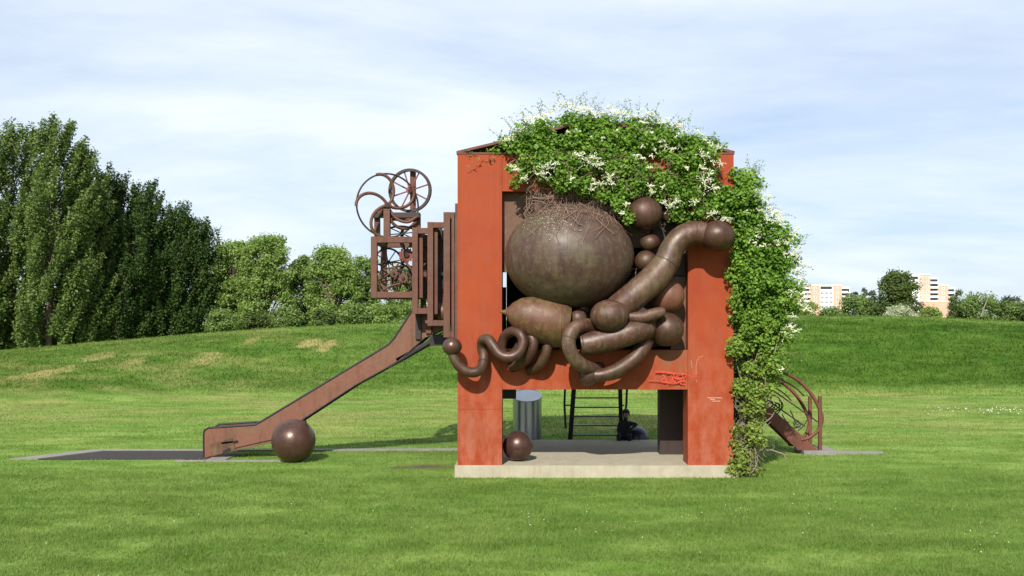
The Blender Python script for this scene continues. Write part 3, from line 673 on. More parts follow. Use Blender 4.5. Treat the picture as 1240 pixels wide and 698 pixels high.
MB().bar(P(506.5, 381, 3.40), P(506.5, 411, 3.40), .16, .08).build('support', 'rust_dark', slide, .005)
MB().bar(P(519, 394, 3.40), P(519, 404, 3.40), .16, .08).build('support', 'rust_frame', slide, .005)
MB().bar(P(482, 437, 3.7), P(545, 401, 3.7), .5, .16).build('under_beam', 'rust_dark', slide, .005)
MB().bar(P(470, 445, 3.38), P(540, 403, 3.38), .05, .05).build('under_rail', 'black_steel', slide)
MB().box(X(520, 3.3), X(556, 3.3), 3.3, 4.6, Z(419, 3.3), Z(406, 3.3)).build('landing_block', 'black_steel', slide, .01)
MB().bar(P(362, 511, 3.42), P(371, 511.5, 3.42), .1, .09).build('support', 'black_steel', slide)
# ------------------------------------------------------------------ loose balls
def topball(px, py, rpx, y, mat, label, zc=None):
    c = P(px, py, y); r = L(rpx, y); m = MB().ellipsoid(c, r, r, r, 48, 28); o = m.build('steel_ball', mat, label=label, cat='ball', group='steel balls by the sculpture')
    return o
def seam_on(o, c, r, mat, t):
    pts = [c + Vector((r * math.cos(a), r * math.sin(a) * math.cos(t), r * math.sin(a) * math.sin(t))) for a in np.linspace(0, 2 * math.pi, 40, endpoint=False)]
    MB().tube(pts, .004, 5, True).build('weld_seam', mat, o)
b1 = topball(355.5, 534.2, 26.3, 2.72, 'rust_ball', 'large rusty steel ball resting on grass beside the slide'); seam_on(b1, P(355.5, 534.2, 2.72), L(26.3, 2.72), 'rust_ball', .1)
b2 = topball(627, 540.2, 18.2, .78, 'rust_ball', 'bronze steel ball on the plinth against the left pillar'); seam_on(b2, P(627, 540.2, .78), L(18.2, .78), 'rust_ball', .25)
b3 = topball(771, 531, 14.5, 5.75, 'shaded_ball', 'steel ball behind the plinth coloured as in shadow, beside the crouching person')
# ------------------------------------------------------------------ slant-topped stainless cylinder
def cyl():
    y = 5.95; cxx = X(638.5, y); r = L(17.4, y); zt = Z(479, y); n = 48; m = MB()
    rootv = []
    for k in range(n):
        a = 2 * math.pi * k / n; xx, yy = cxx + r * math.cos(a), y + r * math.sin(a)
        rootv.append((xx, yy, -.05))
    tv = [(vx, vy, zt + (vy - y) * .36) for vx, vy, _ in rootv]
    e = empty('steel_cylinder', (cxx, y, 0), 'upright brushed stainless steel cylinder with slanted bluish top seen through the legs', 'cylinder')
    MB().add(rootv + tv, [(k, (k + 1) % n, (k + 1) % n + n, k + n) for k in range(n)], True).build('drum', 'stainless', e)
    MB().add([(a, b, c + .002) for a, b, c in tv], [tuple(range(n))]).build('slanted_lid', 'stainless', e)
    MB().tube(tv, .012, 6, True).build('lip', 'stainless', e)
cyl()
# ------------------------------------------------------------------ ladder behind
lad = empty('ladder', (X(721, 6.1), 6.1, 0), 'black steel ladder with flat rungs under the block', 'ladder')
MB().box(X(672, 6), X(765, 6), 5.55, 6.5, -.1, .09).build('concrete_footing', 'concrete_shaded', None, .01, 'concrete footing under the black ladder, coloured as shadowed', 'footing')
yt, ybt = 5.45, 6.1
for a, b, w in ((696, 690, .14), (750.5, 752.5, .12)):
    MB().bar((X(a, yt), yt, Z(455, yt)), (X(b, ybt), ybt, .07), w, .10, up=(0, 1, 0)).build('rail', 'black_steel', lad, .004)
for py in (482, 493.5, 504.5, 515.5, 527):
    f = (py - 455) / (541 - 455); yy = yt + (ybt - yt) * f
    MB().box(X(694 - 3 * f, yy), X(752, yy), yy - .06, yy + .06, Z(py, yy) - .018, Z(py, yy) + .018).build('rung', 'black_steel', lad, .004)
for a, b, p2 in ((683.5, 685, 519), (758.5, 755, 515)):
    MB().tube([P(a + 1, 460, 5.9), P(a, 490, 5.9), P(b, p2, 5.9)], .035, 8).build('handrail', 'black_steel', lad)
MB().bar(P(684, 491, 5.9), P(692, 491, 5.9), .03, .04).build('bracket', 'black_steel', lad)
MB().bar(P(756, 491, 5.9), P(750, 491, 5.9), .03, .04).build('bracket', 'black_steel', lad)
# ------------------------------------------------------------------ stair on the right
st = empty('staircase', (X(985, 4.7), 4.7, .1), 'rusty red stair with curved handrails and wrought iron scrolls beside the vine', 'staircase')
MB().box(X(972, 4.3), X(1013, 4.3), 4.15, 5.3, -.1, .12).build('stair_footing', 'concrete_grey', None, .012, 'concrete footing slab at the foot of the rusty stair', 'footing')
ya, yb2 = 4.35, 5.2
for yy in (ya, yb2):
    poly = [(X(a, ya), Z(b, ya)) for a, b in ((853, 436), (853, 421), (990, 545), (966, 545))]
    MB().prism(poly, yy - .02, yy + .02).build('stringer', 'rust_rail', st)
for k in range(-7, 8):
    f = k / 8; a = 912 + f * 64; b = 484 + f * 56
    MB().box(X(a, ya) - .16, X(a, ya) + .14, ya + .025, yb2 - .025, Z(b, ya) - .03, Z(b, ya)).build('tread', 'rust_rail', st, .004)
for n_, (dx, dy, yy) in enumerate(((0, 0, ya), (-15.5, 5.5, yb2))):
    q = lambda pts: [tuple(P(a + dx, b + dy, yy)) for a, b in catmull(pts, 7)]
    MB().tube(q([(880, 418), (918, 436), (936, 444), (951, 452), (968, 462), (983, 478), (993, 497), (995.5, 508), (991, 521), (980, 530), (970, 533)]), .052, 10).build('handrail', 'rust_rail', st)
    MB().tube(q([(884, 428), (926, 451), (944, 459), (962, 469), (974, 480)]), .022, 6).build('mid_rail', 'rust_dark', st)
    MB().box(X(991 + dx * .78, yy), X(995 + dx * .78, yy), yy - .05, yy + .05, .1 if n_ == 0 else Z(538, yy), Z(480, yy)).build('post', 'rust_rail', st, .004)
    MB().tube(q([(890, 440), (926, 466), (946, 480), (966, 494), (990, 511)]), .022, 6).build('mid_rail', 'rust_dark', st)
def spiral(cpx, cpy, r0, r1, turns, ph, y):
    c = P(cpx, cpy, y); pts = []
    for k in range(int(24 * turns) + 1):
        f = k / (24 * turns); a = ph + f * turns * 2 * math.pi; r = L(r0 + (r1 - r0) * f, y); pts.append((c.x + r * math.cos(a), y, c.z + r * math.sin(a)))
    return pts
for c in ((932, 490, 1.5, 6.5, 1.9, 0), (938, 494, 1.5, 6.5, 1.9, 2.4), (942, 492, 1, 7, 1.6, 4), (926, 485, 1, 5, 1.5, 1), (965, 512.5, .8, 5, 1.8, 1.2), (934, 491, 12.5, 12.5, 1, 0)):
    MB().tube(spiral(*c, ya), .017, 6).build('scroll', 'rust_dark', st)
for pts in ([(947, 502), (953, 512), (960, 518), (968, 517), (970, 512)], [(957, 497), (961, 506), (963, 511)], [(922, 489), (930, 496), (944, 506), (955, 512)], [(966, 522), (972, 517), (978, 508)]):
    MB().tube([tuple(P(a, b, ya)) for a, b in catmull(pts, 6)], .017, 6).build('scroll', 'rust_dark', st)

# ------------------------------------------------------------------ the climbing vine
vine = empty('climbing_vine', (XR + .5, 1.0, 0), 'overgrown green climbing vine with white flower sprays over the orange block', 'vine')
top_o = [(596, 181), (610, 170), (620, 163), (640, 146), (665, 136), (690, 128), (712, 135), (735, 141), (780, 142), (808, 149), (838, 163), (858, 177), (870, 192)]
low_o = [(596, 184), (612, 202), (628, 224), (645, 216), (668, 222), (700, 232), (728, 244), (742, 250), (750, 272), (757, 270), (762, 240), (785, 236), (800, 246), (812, 268), (830, 276), (850, 268), (862, 258), (872, 250)]
right_o = [(205, 897), (212, 912), (235, 918), (258, 928), (268, 942), (282, 955), (305, 964), (340, 967), (378, 966), (400, 958), (430, 952), (455, 944), (475, 928), (500, 921), (530, 922), (555, 926), (574, 930)]
to = lambda px: np.interp(px, *zip(*top_o)); lo = lambda px: np.interp(px, *zip(*low_o)); ro = lambda py: np.interp(py, *zip(*right_o))
blobs = []   # x,y,z,r,density,lowflag
for px in np.arange(604, 878, 8):
    t_, l_ = to(px), lo(px)
    for py in np.arange(t_ + 8, l_ - 3, 9):
        if 862 < px and 188 < py < 226: continue
        if px < 636 and 186 < py < 214 and px + (py - 186) * .9 < 634: continue
        if fbm(px * .075, py * .10) < .42: continue
        front = smooth01((py - 178) / 25)
        rel = max(0, fbm(px * .07 + 9, py * .09) - .30) * 1.5; yy = (-.10 - .75 * rel - .12 * random.random()) if front > .3 else -.9 * rel + random.uniform(-.05, .4)
        blobs.append((*P(px + random.uniform(-4, 4), py + random.uniform(-3, 3), yy), L(random.uniform(7, 13), 0), 1.0, 0))
for px in np.arange(612, 870, 14):           # mound over the roof
    for yy in (.6, 1.3, 2.1, 3.0, 4.0):
        zt = Z(to(px), 0) - .2 - .12 * yy; x_ = X(px, 0)
        for dz in (0, -.45): blobs.append((x_ + random.uniform(-.15, .15), yy, max(zt + dz + random.uniform(-.12, .12), ZT + .25), .34, .7, 0))
for py in np.arange(210, 576, 9):            # side mass
    xr = ro(py)
    for px in np.arange(889, xr - 4, 9):
        for yy in (-.05, .5, 1.2, 2.2, 3.4):
            low = smooth01((py - 330) / 230)
            if random.random() < .18 + .24 * low or fbm(px * .08 + 4, py * .07) < .30 + .08 * low: continue
            if yy > 1.5 and (py > 430 or px > xr - 14): continue
            if py > 500 and px > 918 and random.random() < .25: continue
            q = P(px + random.uniform(-4, 4), py + random.uniform(-4, 4), 0); k = 1 - .0 * yy
            blobs.append((q.x, yy + random.uniform(-.15, .2) - (.8 * max(0, fbm(px * .07, py * .05 + 3) - .4) if yy < .3 else 0), q.z, L(random.uniform(8, 13), 0), 1.0 - .18 * low, low))
for px, py in ((905, 212), (912, 226), (920, 222), (908, 236), (925, 248), (900, 228)): blobs.append((*P(px, py, .2), .22, .25, 0))
for px in np.arange(612, 866, 6): blobs.append((*P(px, random.uniform(166, 186), random.uniform(-.22, -.02)), L(random.uniform(8, 12), 0), 1.0, 0))
for _ in range(34):
    px = random.uniform(858, 904); blobs.append((*P(px, random.uniform(228 + max(0, 872 - px) * .3, 266), random.uniform(-.35, -.12)), L(random.uniform(7, 11), 0), .9, 0))
bl = np.array(blobs); cnt = (bl[:, 4] * 120 * (bl[:, 3] / .22) ** 1.6).astype(int)
rep = np.repeat(np.arange(len(bl)), cnt); n = len(rep); d = unit(rng.normal(size=(n, 3))); rad = rng.random(n) ** .42
pts = bl[rep, :3] + d * (bl[rep, 3] * rad)[:, None] * np.array([1, .9, 1])
keep = ~((pts[:, 0] > XL) & (pts[:, 0] < XR + .01) & (pts[:, 1] > -.02) & (pts[:, 2] < ZT + .03)) & ~((np.abs((pts[:, 0] - bc.x) / brx) < 1) & (((pts[:, 0] - bc.x) / brx) ** 2 + ((pts[:, 1] + .15) / 1.35) ** 2 + ((pts[:, 2] - bc.z) / brz) ** 2 < 1.02)) & (pts[:, 2] > .02)
pts, rep, d = pts[keep], rep[keep], d[keep]; n = len(pts)
# hanging wisps on the outline
nrm = unit(d * .5 + np.array([-.05, -.45, .75]) + rng.normal(size=(n, 3)) * .55)
lowf = bl[rep, 5] > rng.random(n)
for sel, nm, mt in ((~lowf, 'foliage', 'leaf_vine'), (lowf, 'lower_foliage', 'leaf_vine_low')):
    k = int(sel.sum()); tint = np.clip(rng.random(k) * .7 + .5 * (fbm(pts[sel, 0] * 2.5, pts[sel, 2] * 2.5) - .2), 0, 1)
    tag(leaves(nm, pts[sel], nrm[sel], rng.uniform(.04, .12, k), tint, mt, vine, .75), kind='stuff')
# shoots that stick out of the outline, with small leaves
def shoots():
    m = MB(); lp_, ln_ = [], []
    spots = [(px, to(px) + 3, random.uniform(-.3, .8), random.uniform(-.5, .5), 1) for px in np.linspace(604, 868, 70)] + [(ro(py) - 4, py, random.uniform(-.2, 1), 1, random.uniform(-.4, .9)) for py in np.linspace(206, 470, 55)]
    spots += [(906, 214, .1, random.uniform(0, 1), random.uniform(.2, 1)) for _ in range(16)] + [(578, 188, -.05, -.4, .2), (572, 187, -.05, -.6, .1), (590, 186, -.1, -.3, .4), (585, 189, -.1, -.5, -.2), (600, 190, -.1, -.5, -.4), (598, 186, 0, -.8, .3)]
    for px, py, yy, dx, dz in spots:
        p = P(px, py, yy); dirv = Vector((dx + random.uniform(-.4, .4), random.uniform(-.4, .3), dz + random.uniform(-.3, .3))).normalized(); ln = random.uniform(.2, .55); path = []
        for k in range(7):
            path.append(p.copy()); p = p + dirv * ln / 6; dirv = (dirv + Vector((random.uniform(-.3, .3), random.uniform(-.3, .3), random.uniform(-.35, .2)))).normalized()
            for _ in range(2): lp_.append(p + Vector([random.uniform(-.05, .05) for _ in range(3)])); ln_.append([random.uniform(-1, 1), random.uniform(-1, .2), random.uniform(0, 1)])
        m.tube(path, .005, 3, False, False)
    tag(m.build('shoots', 'twig', vine), kind='stuff')
    k = len(lp_); tag(leaves('shoot_leaves', np.array([tuple(q) for q in lp_]), unit(np.array(ln_)), rng.uniform(.035, .065, k), rng.random(k), 'leaf_vine', vine, .7), kind='stuff')
shoots()
# white flower sprays
fs = [(712, 198, 15), (722, 203, 13), (702, 190, 10), (662, 207, 14), (655, 214, 11), (672, 201, 9), (737, 218, 10), (728, 224, 8), (850, 222, 13), (857, 213, 12), (863, 228, 9), (818, 244, 9), (812, 251, 8), (838, 248, 7), (880, 268, 8), (858, 262, 10), (848, 190, 9), (800, 172, 8), (808, 176, 7), (628, 210, 8), (634, 218, 7), (620, 205, 6), (783, 228, 7), (790, 234, 6), (870, 200, 7), (752, 262, 5), (757, 250, 5), (745, 160, 6), (700, 160, 6), (770, 190, 5), (690, 220, 6), (715, 232, 6), (868, 280, 5)]
ext = [(px, to(px) + random.uniform(-4, 8), random.uniform(5, 9)) for px in np.linspace(612, 862, 46)] + [(ro(py) - random.uniform(0, 16), py, random.uniform(5, 10)) for py in np.linspace(240, 405, 40)] + [(random.uniform(895, 950), random.uniform(255, 330), 5) for _ in range(26)] + [(random.uniform(650, 860), random.uniform(160, 235), 4) for _ in range(30)] + [(957, 397, 6), (908, 225, 6), (912, 235, 6), (942, 447, 4)]
fp, fn = [], []
fs += [(q[0] + random.uniform(-9, 9), q[1] + random.uniform(-7, 7), q[2] * .7) for q in fs if q[2] >= 8]
for px, py, r in fs + ext:
    yy = -.42 if (px, py, r) in fs else random.uniform(-.35, .5)
    if px > 889: yy = random.uniform(-.3, 1.0)
    c = P(px, py, yy); rr = L(r, 0)
    hit = (np.abs(pts[:, 0] - c.x) < .14) & (np.abs(pts[:, 2] - c.z) < .14)
    if hit.sum() > 12: yq = float(np.percentile(pts[hit, 1], 3)); c = Vector((c.x, yq - .03, c.z)) if (px, py, r) in fs or random.random() < .7 else c
    for _ in range(int(5 + r * .4)):
        a = random.uniform(0, 2 * math.pi); dr = Vector((math.cos(a), random.uniform(-.8, .2), abs(math.sin(a)) * .8 + .1 if random.random() < .7 else math.sin(a))).normalized(); ln = rr * random.uniform(.5, 1.2)
        for k in range(11):
            f = k / 10; q = c + dr * ln * f + Vector((0, 0, -.25 * ln * f * f)) + Vector([random.gauss(0, .008) for _ in range(3)])
            fp.append(tuple(q)); fn.append((random.gauss(0, .5), random.gauss(-.7, .4), random.gauss(.5, .5)))
fp = np.array(fp); k = len(fp)
tag(leaves('flower_sprays', fp, unit(np.array(fn)), rng.uniform(.016, .036, k), rng.random(k), 'petal', vine, .9), kind='stuff')['label'] = 'creamy white flower sprays'
# bare twigs tangling down over the big sphere
def surf_y(x, z):
    q = 1 - ((x - bc.x) / brx) ** 2 - ((z - bc.z) / brz) ** 2
    return -.15 - 1.35 * math.sqrt(q) if q > 0 else -.12
m = MB()
for i in range(230):
    px = random.gauss(690, 28) if i % 3 else random.uniform(645, 765); py = random.uniform(212, 242); px = min(max(px, 642), 765)
    ln = random.uniform(18, 66) * (1.25 if i % 9 == 0 else 1); a = random.gauss(-math.pi / 2, .95); path = []
    lift = random.uniform(.02, .10)
    for k in range(8):
        q = P(px, py, -.6); sy = surf_y(q.x, q.z); f = k / 7
        yy = sy - lift if py > 246 else max(sy - lift, -.45 - .5 * max(0, (py - 225) / 25)) if sy > -.2 else -.3 * (1 - f) + (sy - lift) * f
        w = P(px, py, yy) if False else Vector((q.x, min(yy, sy - .02), q.z)); path.append(w)
        px = px + math.cos(a) * ln / 7; a = math.pi - a if px < 638 else a; py -= math.sin(a) * ln / 7; a += random.gauss(0, .5)
    m.tube(path, random.choice((.003, .004, .005, .005, .007, .010)), 4, False, False)
for i in range(150):      # brown runners threading through the leaves
    px, py = random.uniform(625, 862), random.uniform(150, 250); a = random.uniform(0, 6.28); path = []
    if py > lo(px) - 2 or py < to(px) + 6: continue
    for k in range(9):
        q = P(px, py, -.3); hit = (np.abs(pts[:, 0] - q.x) < .10) & (np.abs(pts[:, 2] - q.z) < .10)
        yv = float(np.percentile(pts[hit, 1], 12)) if hit.sum() > 8 else -.15
        path.append(Vector((q.x, min(yv, -.03), q.z))); px += math.cos(a) * 4; py -= math.sin(a) * 4; a += random.gauss(0, .45)
    m.tube(path, random.choice((.004, .006, .008)), 4, False, False)
tag(m.build('bare_twigs', 'twig', vine), kind='stuff')['label'] = 'tangle of bare brown twigs hanging over the large sphere'
fp2, fn2 = [], []
for i in range(230):
    px = random.gauss(668, 17); py = random.gauss(270, 11); q = P(px, py, -.8)
    if ((q.x - bc.x) / brx) ** 2 + ((q.z - bc.z) / brz) ** 2 > .93: continue
    fp2.append((q.x, surf_y(q.x, q.z) - .012, q.z)); fn2.append(((q.x - bc.x) + random.gauss(0, .3), -.8, (q.z - bc.z) + random.gauss(0, .3)))
tag(leaves('fallen_petals', np.array(fp2), unit(np.array(fn2)), rng.uniform(.012, .032, len(fp2)), rng.random(len(fp2)), 'petal', vine, .6), kind='stuff')
# woody stems at the right foot
m = MB()
for i in range(60):
    px = random.uniform(890, 918); path = []; yy = random.uniform(-.12, 1.2); py = random.uniform(570, 577); end = random.uniform(380, 520); tgt = random.uniform(889, 945)
    n_ = 12
    for k in range(n_):
        f = k / (n_ - 1); q = P(px + (tgt - px) * f ** 1.5 + random.uniform(-4, 4), py + (end - py) * f, 0); path.append(Vector((max(q.x, XR + .04), yy + random.uniform(-.04, .04), max(q.z, -.02))))
    m.tube([tuple(c) for c in catmull([tuple(c) for c in path], 3)], random.choice((.008, .011, .016, .024)), 5, False, False)
for i in range(80):
    px, py = random.uniform(890, 920), random.uniform(480, 574); path = []; a = random.uniform(0, 6.28)
    for k in range(7):
        q = P(px, py, 0); path.append(Vector((max(q.x, XR + .03), -.15 + random.uniform(0, .5) * .3, max(q.z, .0)))); px += math.cos(a) * 4; py -= math.sin(a) * 3; a += random.gauss(0, .6)
    m.tube(path, .007, 4, False, False)
tag(m.build('stems', 'bark_pale', vine), kind='stuff')['label'] = 'pale woody vine stems by the pillar'
MB().tube(px_path([(920, 548, .3), (932, 545, .3), (942, 548, .3), (948, 550, .3), (952, 556, .3)], 5), [.02] * 21, 6).build('trailing_root', 'bark_pale', vine)

# ------------------------------------------------------------------ person crouching behind, beside the dark ball
def person():
    y = 5.55
    pe = empty('person', (X(757, y), y, .09), 'person in dark clothes sitting by the ladder leaning on a ball', 'person')
    J = {}
    def V(px, py, dy=0): return P(px, py, y + dy)
    sk = {'pel': (V(754, 532), .15), 'wai': (V(754.5, 524), .135), 'che': (V(756, 516.5), .155), 'nek0': (V(757, 510.5), .085), 'nek': (V(757.3, 508), .06), 'hd0': (V(757.6, 505), .085), 'hd1': (V(758, 501), .105), 'hd2': (V(758, 498.6), .075),
          'shR': (V(763.5, 512.5, -.02), .075), 'elR': (V(771.5, 514.5, -.1), .055), 'wrR': (V(765, 518.5, -.22), .04), 'haR': (V(763, 519.5, -.25), .036),
          'shL': (V(750.5, 513, 0), .075), 'elL': (V(748.5, 523, -.1), .055), 'wrL': (V(754, 529, -.25), .04), 'haL': (V(756, 530, -.28), .036),
          'hiR': (V(757.5, 533, -.08), .11), 'knR': (V(763, 526, -.45), .075), 'anR': (V(762, 543, -.42), .045), 'toR': (V(763.5, 545, -.62), .04),
          'hiL': (V(750.5, 533, -.08), .11), 'knL': (V(749, 526.5, -.45), .075), 'anL': (V(750, 543, -.42), .045), 'toL': (V(749, 545, -.62), .04)}
    ed = [('pel', 'wai'), ('wai', 'che'), ('che', 'nek0'), ('nek0', 'nek'), ('nek', 'hd0'), ('hd0', 'hd1'), ('hd1', 'hd2'), ('che', 'shR'), ('shR', 'elR'), ('elR', 'wrR'), ('wrR', 'haR'), ('che', 'shL'), ('shL', 'elL'), ('elL', 'wrL'), ('wrL', 'haL'), ('pel', 'hiR'), ('hiR', 'knR'), ('knR', 'anR'), ('anR', 'toR'), ('pel', 'hiL'), ('hiL', 'knL'), ('knL', 'anL'), ('anL', 'toL')]
    ks = list(sk); vs = [sk[k][0] for k in ks]; rs = [sk[k][1] for k in ks]; es = [(ks.index(a), ks.index(b)) for a, b in ed]
    for side in ('R', 'L'):      # five fingers rooted in the palm
        h = sk['ha' + side][0]; hi = ks.index('ha' + side)
        for j in range(5):
            a = (j - 2) * .35; d0 = Vector((math.sin(a) * (1 if side == 'R' else -1), -.5, -.75)).normalized(); ln = (.05, .075, .085, .078, .06)[j]
            p1 = h + d0 * .045 + Vector((math.sin(a) * .03, 0, 0)); p2 = p1 + d0 * ln * .6 + Vector((0, .01, -.02))
            vs += [p1, p2]; rs += [.010, .008]; es += [(hi, len(vs) - 2), (len(vs) - 2, len(vs) - 1)]
    me = bpy.data.meshes.new('body'); me.from_pydata([tuple(v - pe.location) for v in vs], es, []); me.update()
    o = bpy.data.objects.new('body', me); COL.objects.link(o); o.parent = pe; me.materials.append(MATS['cloth_dark'])
    s = o.modifiers.new('skin', 'SKIN'); s.use_smooth_shade = True
    for i, r in enumerate(rs): me.skin_vertices[0].data[i].radius = (r, r); me.skin_vertices[0].data[i].use_root = (i == 0)
    u = o.modifiers.new('sub', 'SUBSURF'); u.levels = u.render_levels = 2
    hc = sk['hd1'][0]
    MB().ellipsoid(hc + Vector((0, .015, .035)), .118, .125, .11, 20, 12).build('hair', 'hair', pe)
    MB().ellipsoid(hc + Vector((0, -.07, -.035)), .075, .05, .095, 16, 10).build('face', 'skin', pe)
    MB().ellipsoid(hc + Vector((0, -.125, -.04)), .014, .02, .022, 8, 6).build('nose', 'skin', pe)
    for sx in (-1, 1):
        MB().ellipsoid(hc + Vector((sx * .03, -.112, -.015)), .011, .008, .007, 8, 6).build('eye', 'hair', pe)
        MB().ellipsoid(hc + Vector((sx * .105, 0, -.03)), .018, .03, .035, 8, 6).build('ear', 'skin', pe)
    MB().ellipsoid(hc + Vector((0, -.115, -.085)), .026, .01, .008, 8, 6).build('mouth', 'skin', pe)
    e = MB().box(X(747, 5.5), X(762, 5.5), 5.4, 5.75, .09, .34).build('step_block', 'black_steel', None, .01, 'black steel step the dark-clothed person sits on', 'step')
person()

# ------------------------------------------------------------------ trees
def limb(m, p, d, ln, r, n=6, wob=.12):
    path = [Vector(p)]; d = Vector(d).normalized()
    for k in range(n):
        path.append(path[-1] + d * ln / n); d = (d + Vector([random.uniform(-wob, wob) for _ in range(3)])).normalized()
    m.tube(path, [r * (1 - .75 * i / n) for i in range(n + 1)], 7); return path
def poplar(px, top, y, wpx, mat, label, nleaf, group, leanx=.22):
    x = X(px, y); z0 = gzs(x, y) - .2; h = Z(top, y) - z0; w = L(wpx, y) / 2
    t = empty('poplar_tree', (x, y, z0), label, 'tree', group)
    m = MB(); limb(m, (x, y, z0), (.03, 0, 1), h * .9, .30, 10, .03)
    nb = 190; P0, D0, R0 = [], [], []
    for i in range(nb):
        f = (i + random.random()) / nb; hz = f ** 1.12 * .9 - .02
        env = (.80 + .20 * math.sin(min(1, hz / .35) * math.pi / 2)) if hz < .4 else max(.16, 1 - ((hz - .4) / .56) ** 2.0)
        a = random.uniform(0, 2 * math.pi); q = math.sqrt(random.uniform(.06, 1)) * random.uniform(.8, 1.12)
        c = Vector((x + .03 * h * hz + math.cos(a) * w * env * q * .8, y + math.sin(a) * w * env * q * .8, z0 + h * hz + .1))
        ln = random.uniform(1.3, 3.0) * (.6 + .12 * w) * (.55 + .45 * env)      # a plume swept up and to one side
        dv_ = Vector((math.cos(a) * .28 + leanx * 1.3, math.sin(a) * .28, 1.0)).normalized() * ln
        if c.z + dv_.z > z0 + h: c.z = z0 + h - dv_.z
        P0.append(tuple(c)); D0.append(tuple(dv_)); R0.append(ln * random.uniform(.17, .26))
        if i % 3 == 0 and hz > .12: m.tube([(x + .02 * h * hz, y, max(z0 + .3, c.z - random.uniform(.8, 2.2))), c + Vector((random.uniform(-.3, .3), random.uniform(-.3, .3), 0)), c + dv_ * .8], [.05, .03, .01], 5, False, False)
    m.build('trunk', 'bark', t)
    P0, D0, R0 = map(np.array, (P0, D0, R0)); wt = R0 ** 1.6; bi = rng.choice(nb, nleaf, p=wt / wt.sum()); s = rng.random(nleaf)
    prof = np.sin(np.pi * np.clip(s * .9 + .1, 0, 1)) ** .6
    s = s * rng.uniform(.85, 1.25, nleaf); pts = P0[bi] + D0[bi] * s[:, None] + unit(rng.normal(size=(nleaf, 3))) * (R0[bi] * prof * rng.random(nleaf) ** .4)[:, None] + rng.normal(size=(nleaf, 3)) * .09
    cen = P0[bi] + D0[bi] * .4; nrm = unit(unit(pts - cen) * .6 + rng.normal(size=(nleaf, 3)) * .6 + np.array([0, 0, .35]))
    tint = np.clip(rng.random(nleaf) * .75 + .4 * rng.random(nb)[bi] - .08, 0, 1)
    tag(leaves('crown', pts, nrm, rng.uniform(.12, .28, nleaf), tint, mat, t, .7), kind='stuff')
gp = 'row of tall poplars behind the bank'
poplar(-28, 150, 57, 90, 'leaf_poplar', 'tall poplar at the open end of the row, cut by the picture edge', 44625, gp)
poplar(12, 133, 60, 98, 'leaf_poplar', 'tall bright poplar second from the open end of the row', 44625, gp)
poplar(58, 130, 56, 108, 'leaf_poplar', 'tallest bright leafy poplar standing in front of the row', 68250, gp)
poplar(96, 163, 58, 74, 'leaf_poplar', 'bright poplar leaning beside the tallest one', 39000, gp)
poplar(124, 200, 62, 80, 'leaf_poplar_dark', 'dark poplar next to the tallest bright one', 39375, gp, .12)
poplar(104, 235, 60, 80, 'leaf_poplar_dark', 'short dark poplar tucked under the tallest one', 28875, gp, .12)
poplar(168, 214, 64, 92, 'leaf_poplar_dark', 'broad dark poplar in the middle of the row', 42000, gp, .12)
poplar(208, 244, 65, 84, 'leaf_poplar_dark', 'shorter dark poplar near the pale trees', 34125, gp, .12)
poplar(236, 266, 66, 66, 'leaf_poplar_dark', 'shortest dark poplar touching the pale green tree', 28875, gp, .12)
poplar(148, 250, 61, 80, 'leaf_poplar_dark', 'low dark poplar sapling filling the row', 23625, gp, .1)
def bushy(name, px, top, y, wpx, mat, label, nleaf, cat='tree', group=None, trunk=True, dens=26, ls=(.14, .30), flat=1.0, gaps=.0, base=None):
    x = X(px, y); z0 = gzs(x, y) - .15; h = Z(top, y) - z0; w = L(wpx, y) / 2
    t = empty(name, (x, y, z0), label, cat, group); m = MB()
    tp = limb(m, (x, y, z0), (random.uniform(-.1, .1), 0, 1), h * .55, max(.05, h * .018), 6, .08) if trunk else [Vector((x, y, z0)), Vector((x, y, z0 + h * .2))]
    C = []
    cz0 = .03 if trunk else .10
    for i in range(int(dens * 1.9)):
        f = random.uniform(cz0, .97); env = math.sqrt(max(.06, 1 - ((f - .40) / .64) ** 2)) * (1 if f > .3 or not trunk else .92); a = random.uniform(0, 2 * math.pi); q = math.sqrt(random.uniform(.05, 1))
        c = Vector((x + math.cos(a) * w * env * q * random.uniform(.8, 1.02), y + math.sin(a) * w * env * q * .8, z0 + h * f * .93)); C.append((*c, random.uniform(.10, .25) * min(w, h * .6) + .12))
        s = tp[min(len(tp) - 1, max(1, int(f * len(tp) * .8)))]; m.tube([s, (s + c) / 2 + Vector((0, 0, .15)), c], [max(.025, h * .007), max(.018, h * .005), .012], 5, False, False)
    m.build('trunk' if trunk else 'stems', 'bark', t)
    C = np.array(C); bi = rng.integers(0, len(C), nleaf); d = unit(rng.normal(size=(nleaf, 3))); rad = rng.random(nleaf) ** .38
    jit = rng.normal(size=(nleaf, 3)) * .30 * C[bi, 3:4]
    pts = C[bi, :3] + d * (rad * C[bi, 3])[:, None] * np.array([1.15, 1.15, .85 * flat]) + jit
    pts[:, 2] = np.maximum(pts[:, 2], z0 + .05)
    nrm = unit(d * .7 + np.array([0, 0, .5]) + rng.normal(size=(nleaf, 3)) * .6)
    tint = np.clip(rng.random(nleaf) * .75 + .35 * rng.random(len(C))[bi] - .05, 0, 1)
    tag(leaves('crown' if trunk else 'foliage', pts, nrm, rng.uniform(*ls, nleaf), tint, mat, t, .7), kind='stuff'); return t
gm = 'pale green trees behind the bank'
bushy('broadleaf_tree', 282, 283, 67, 62, 'leaf_light', 'pale green tree beside the dark poplars', 25500, group=gm, dens=58)
bushy('broadleaf_tree', 325, 277, 66, 74, 'leaf_light', 'broad pale green tree with sky gaps, tallest of the pale group', 28900, group=gm, dens=64)
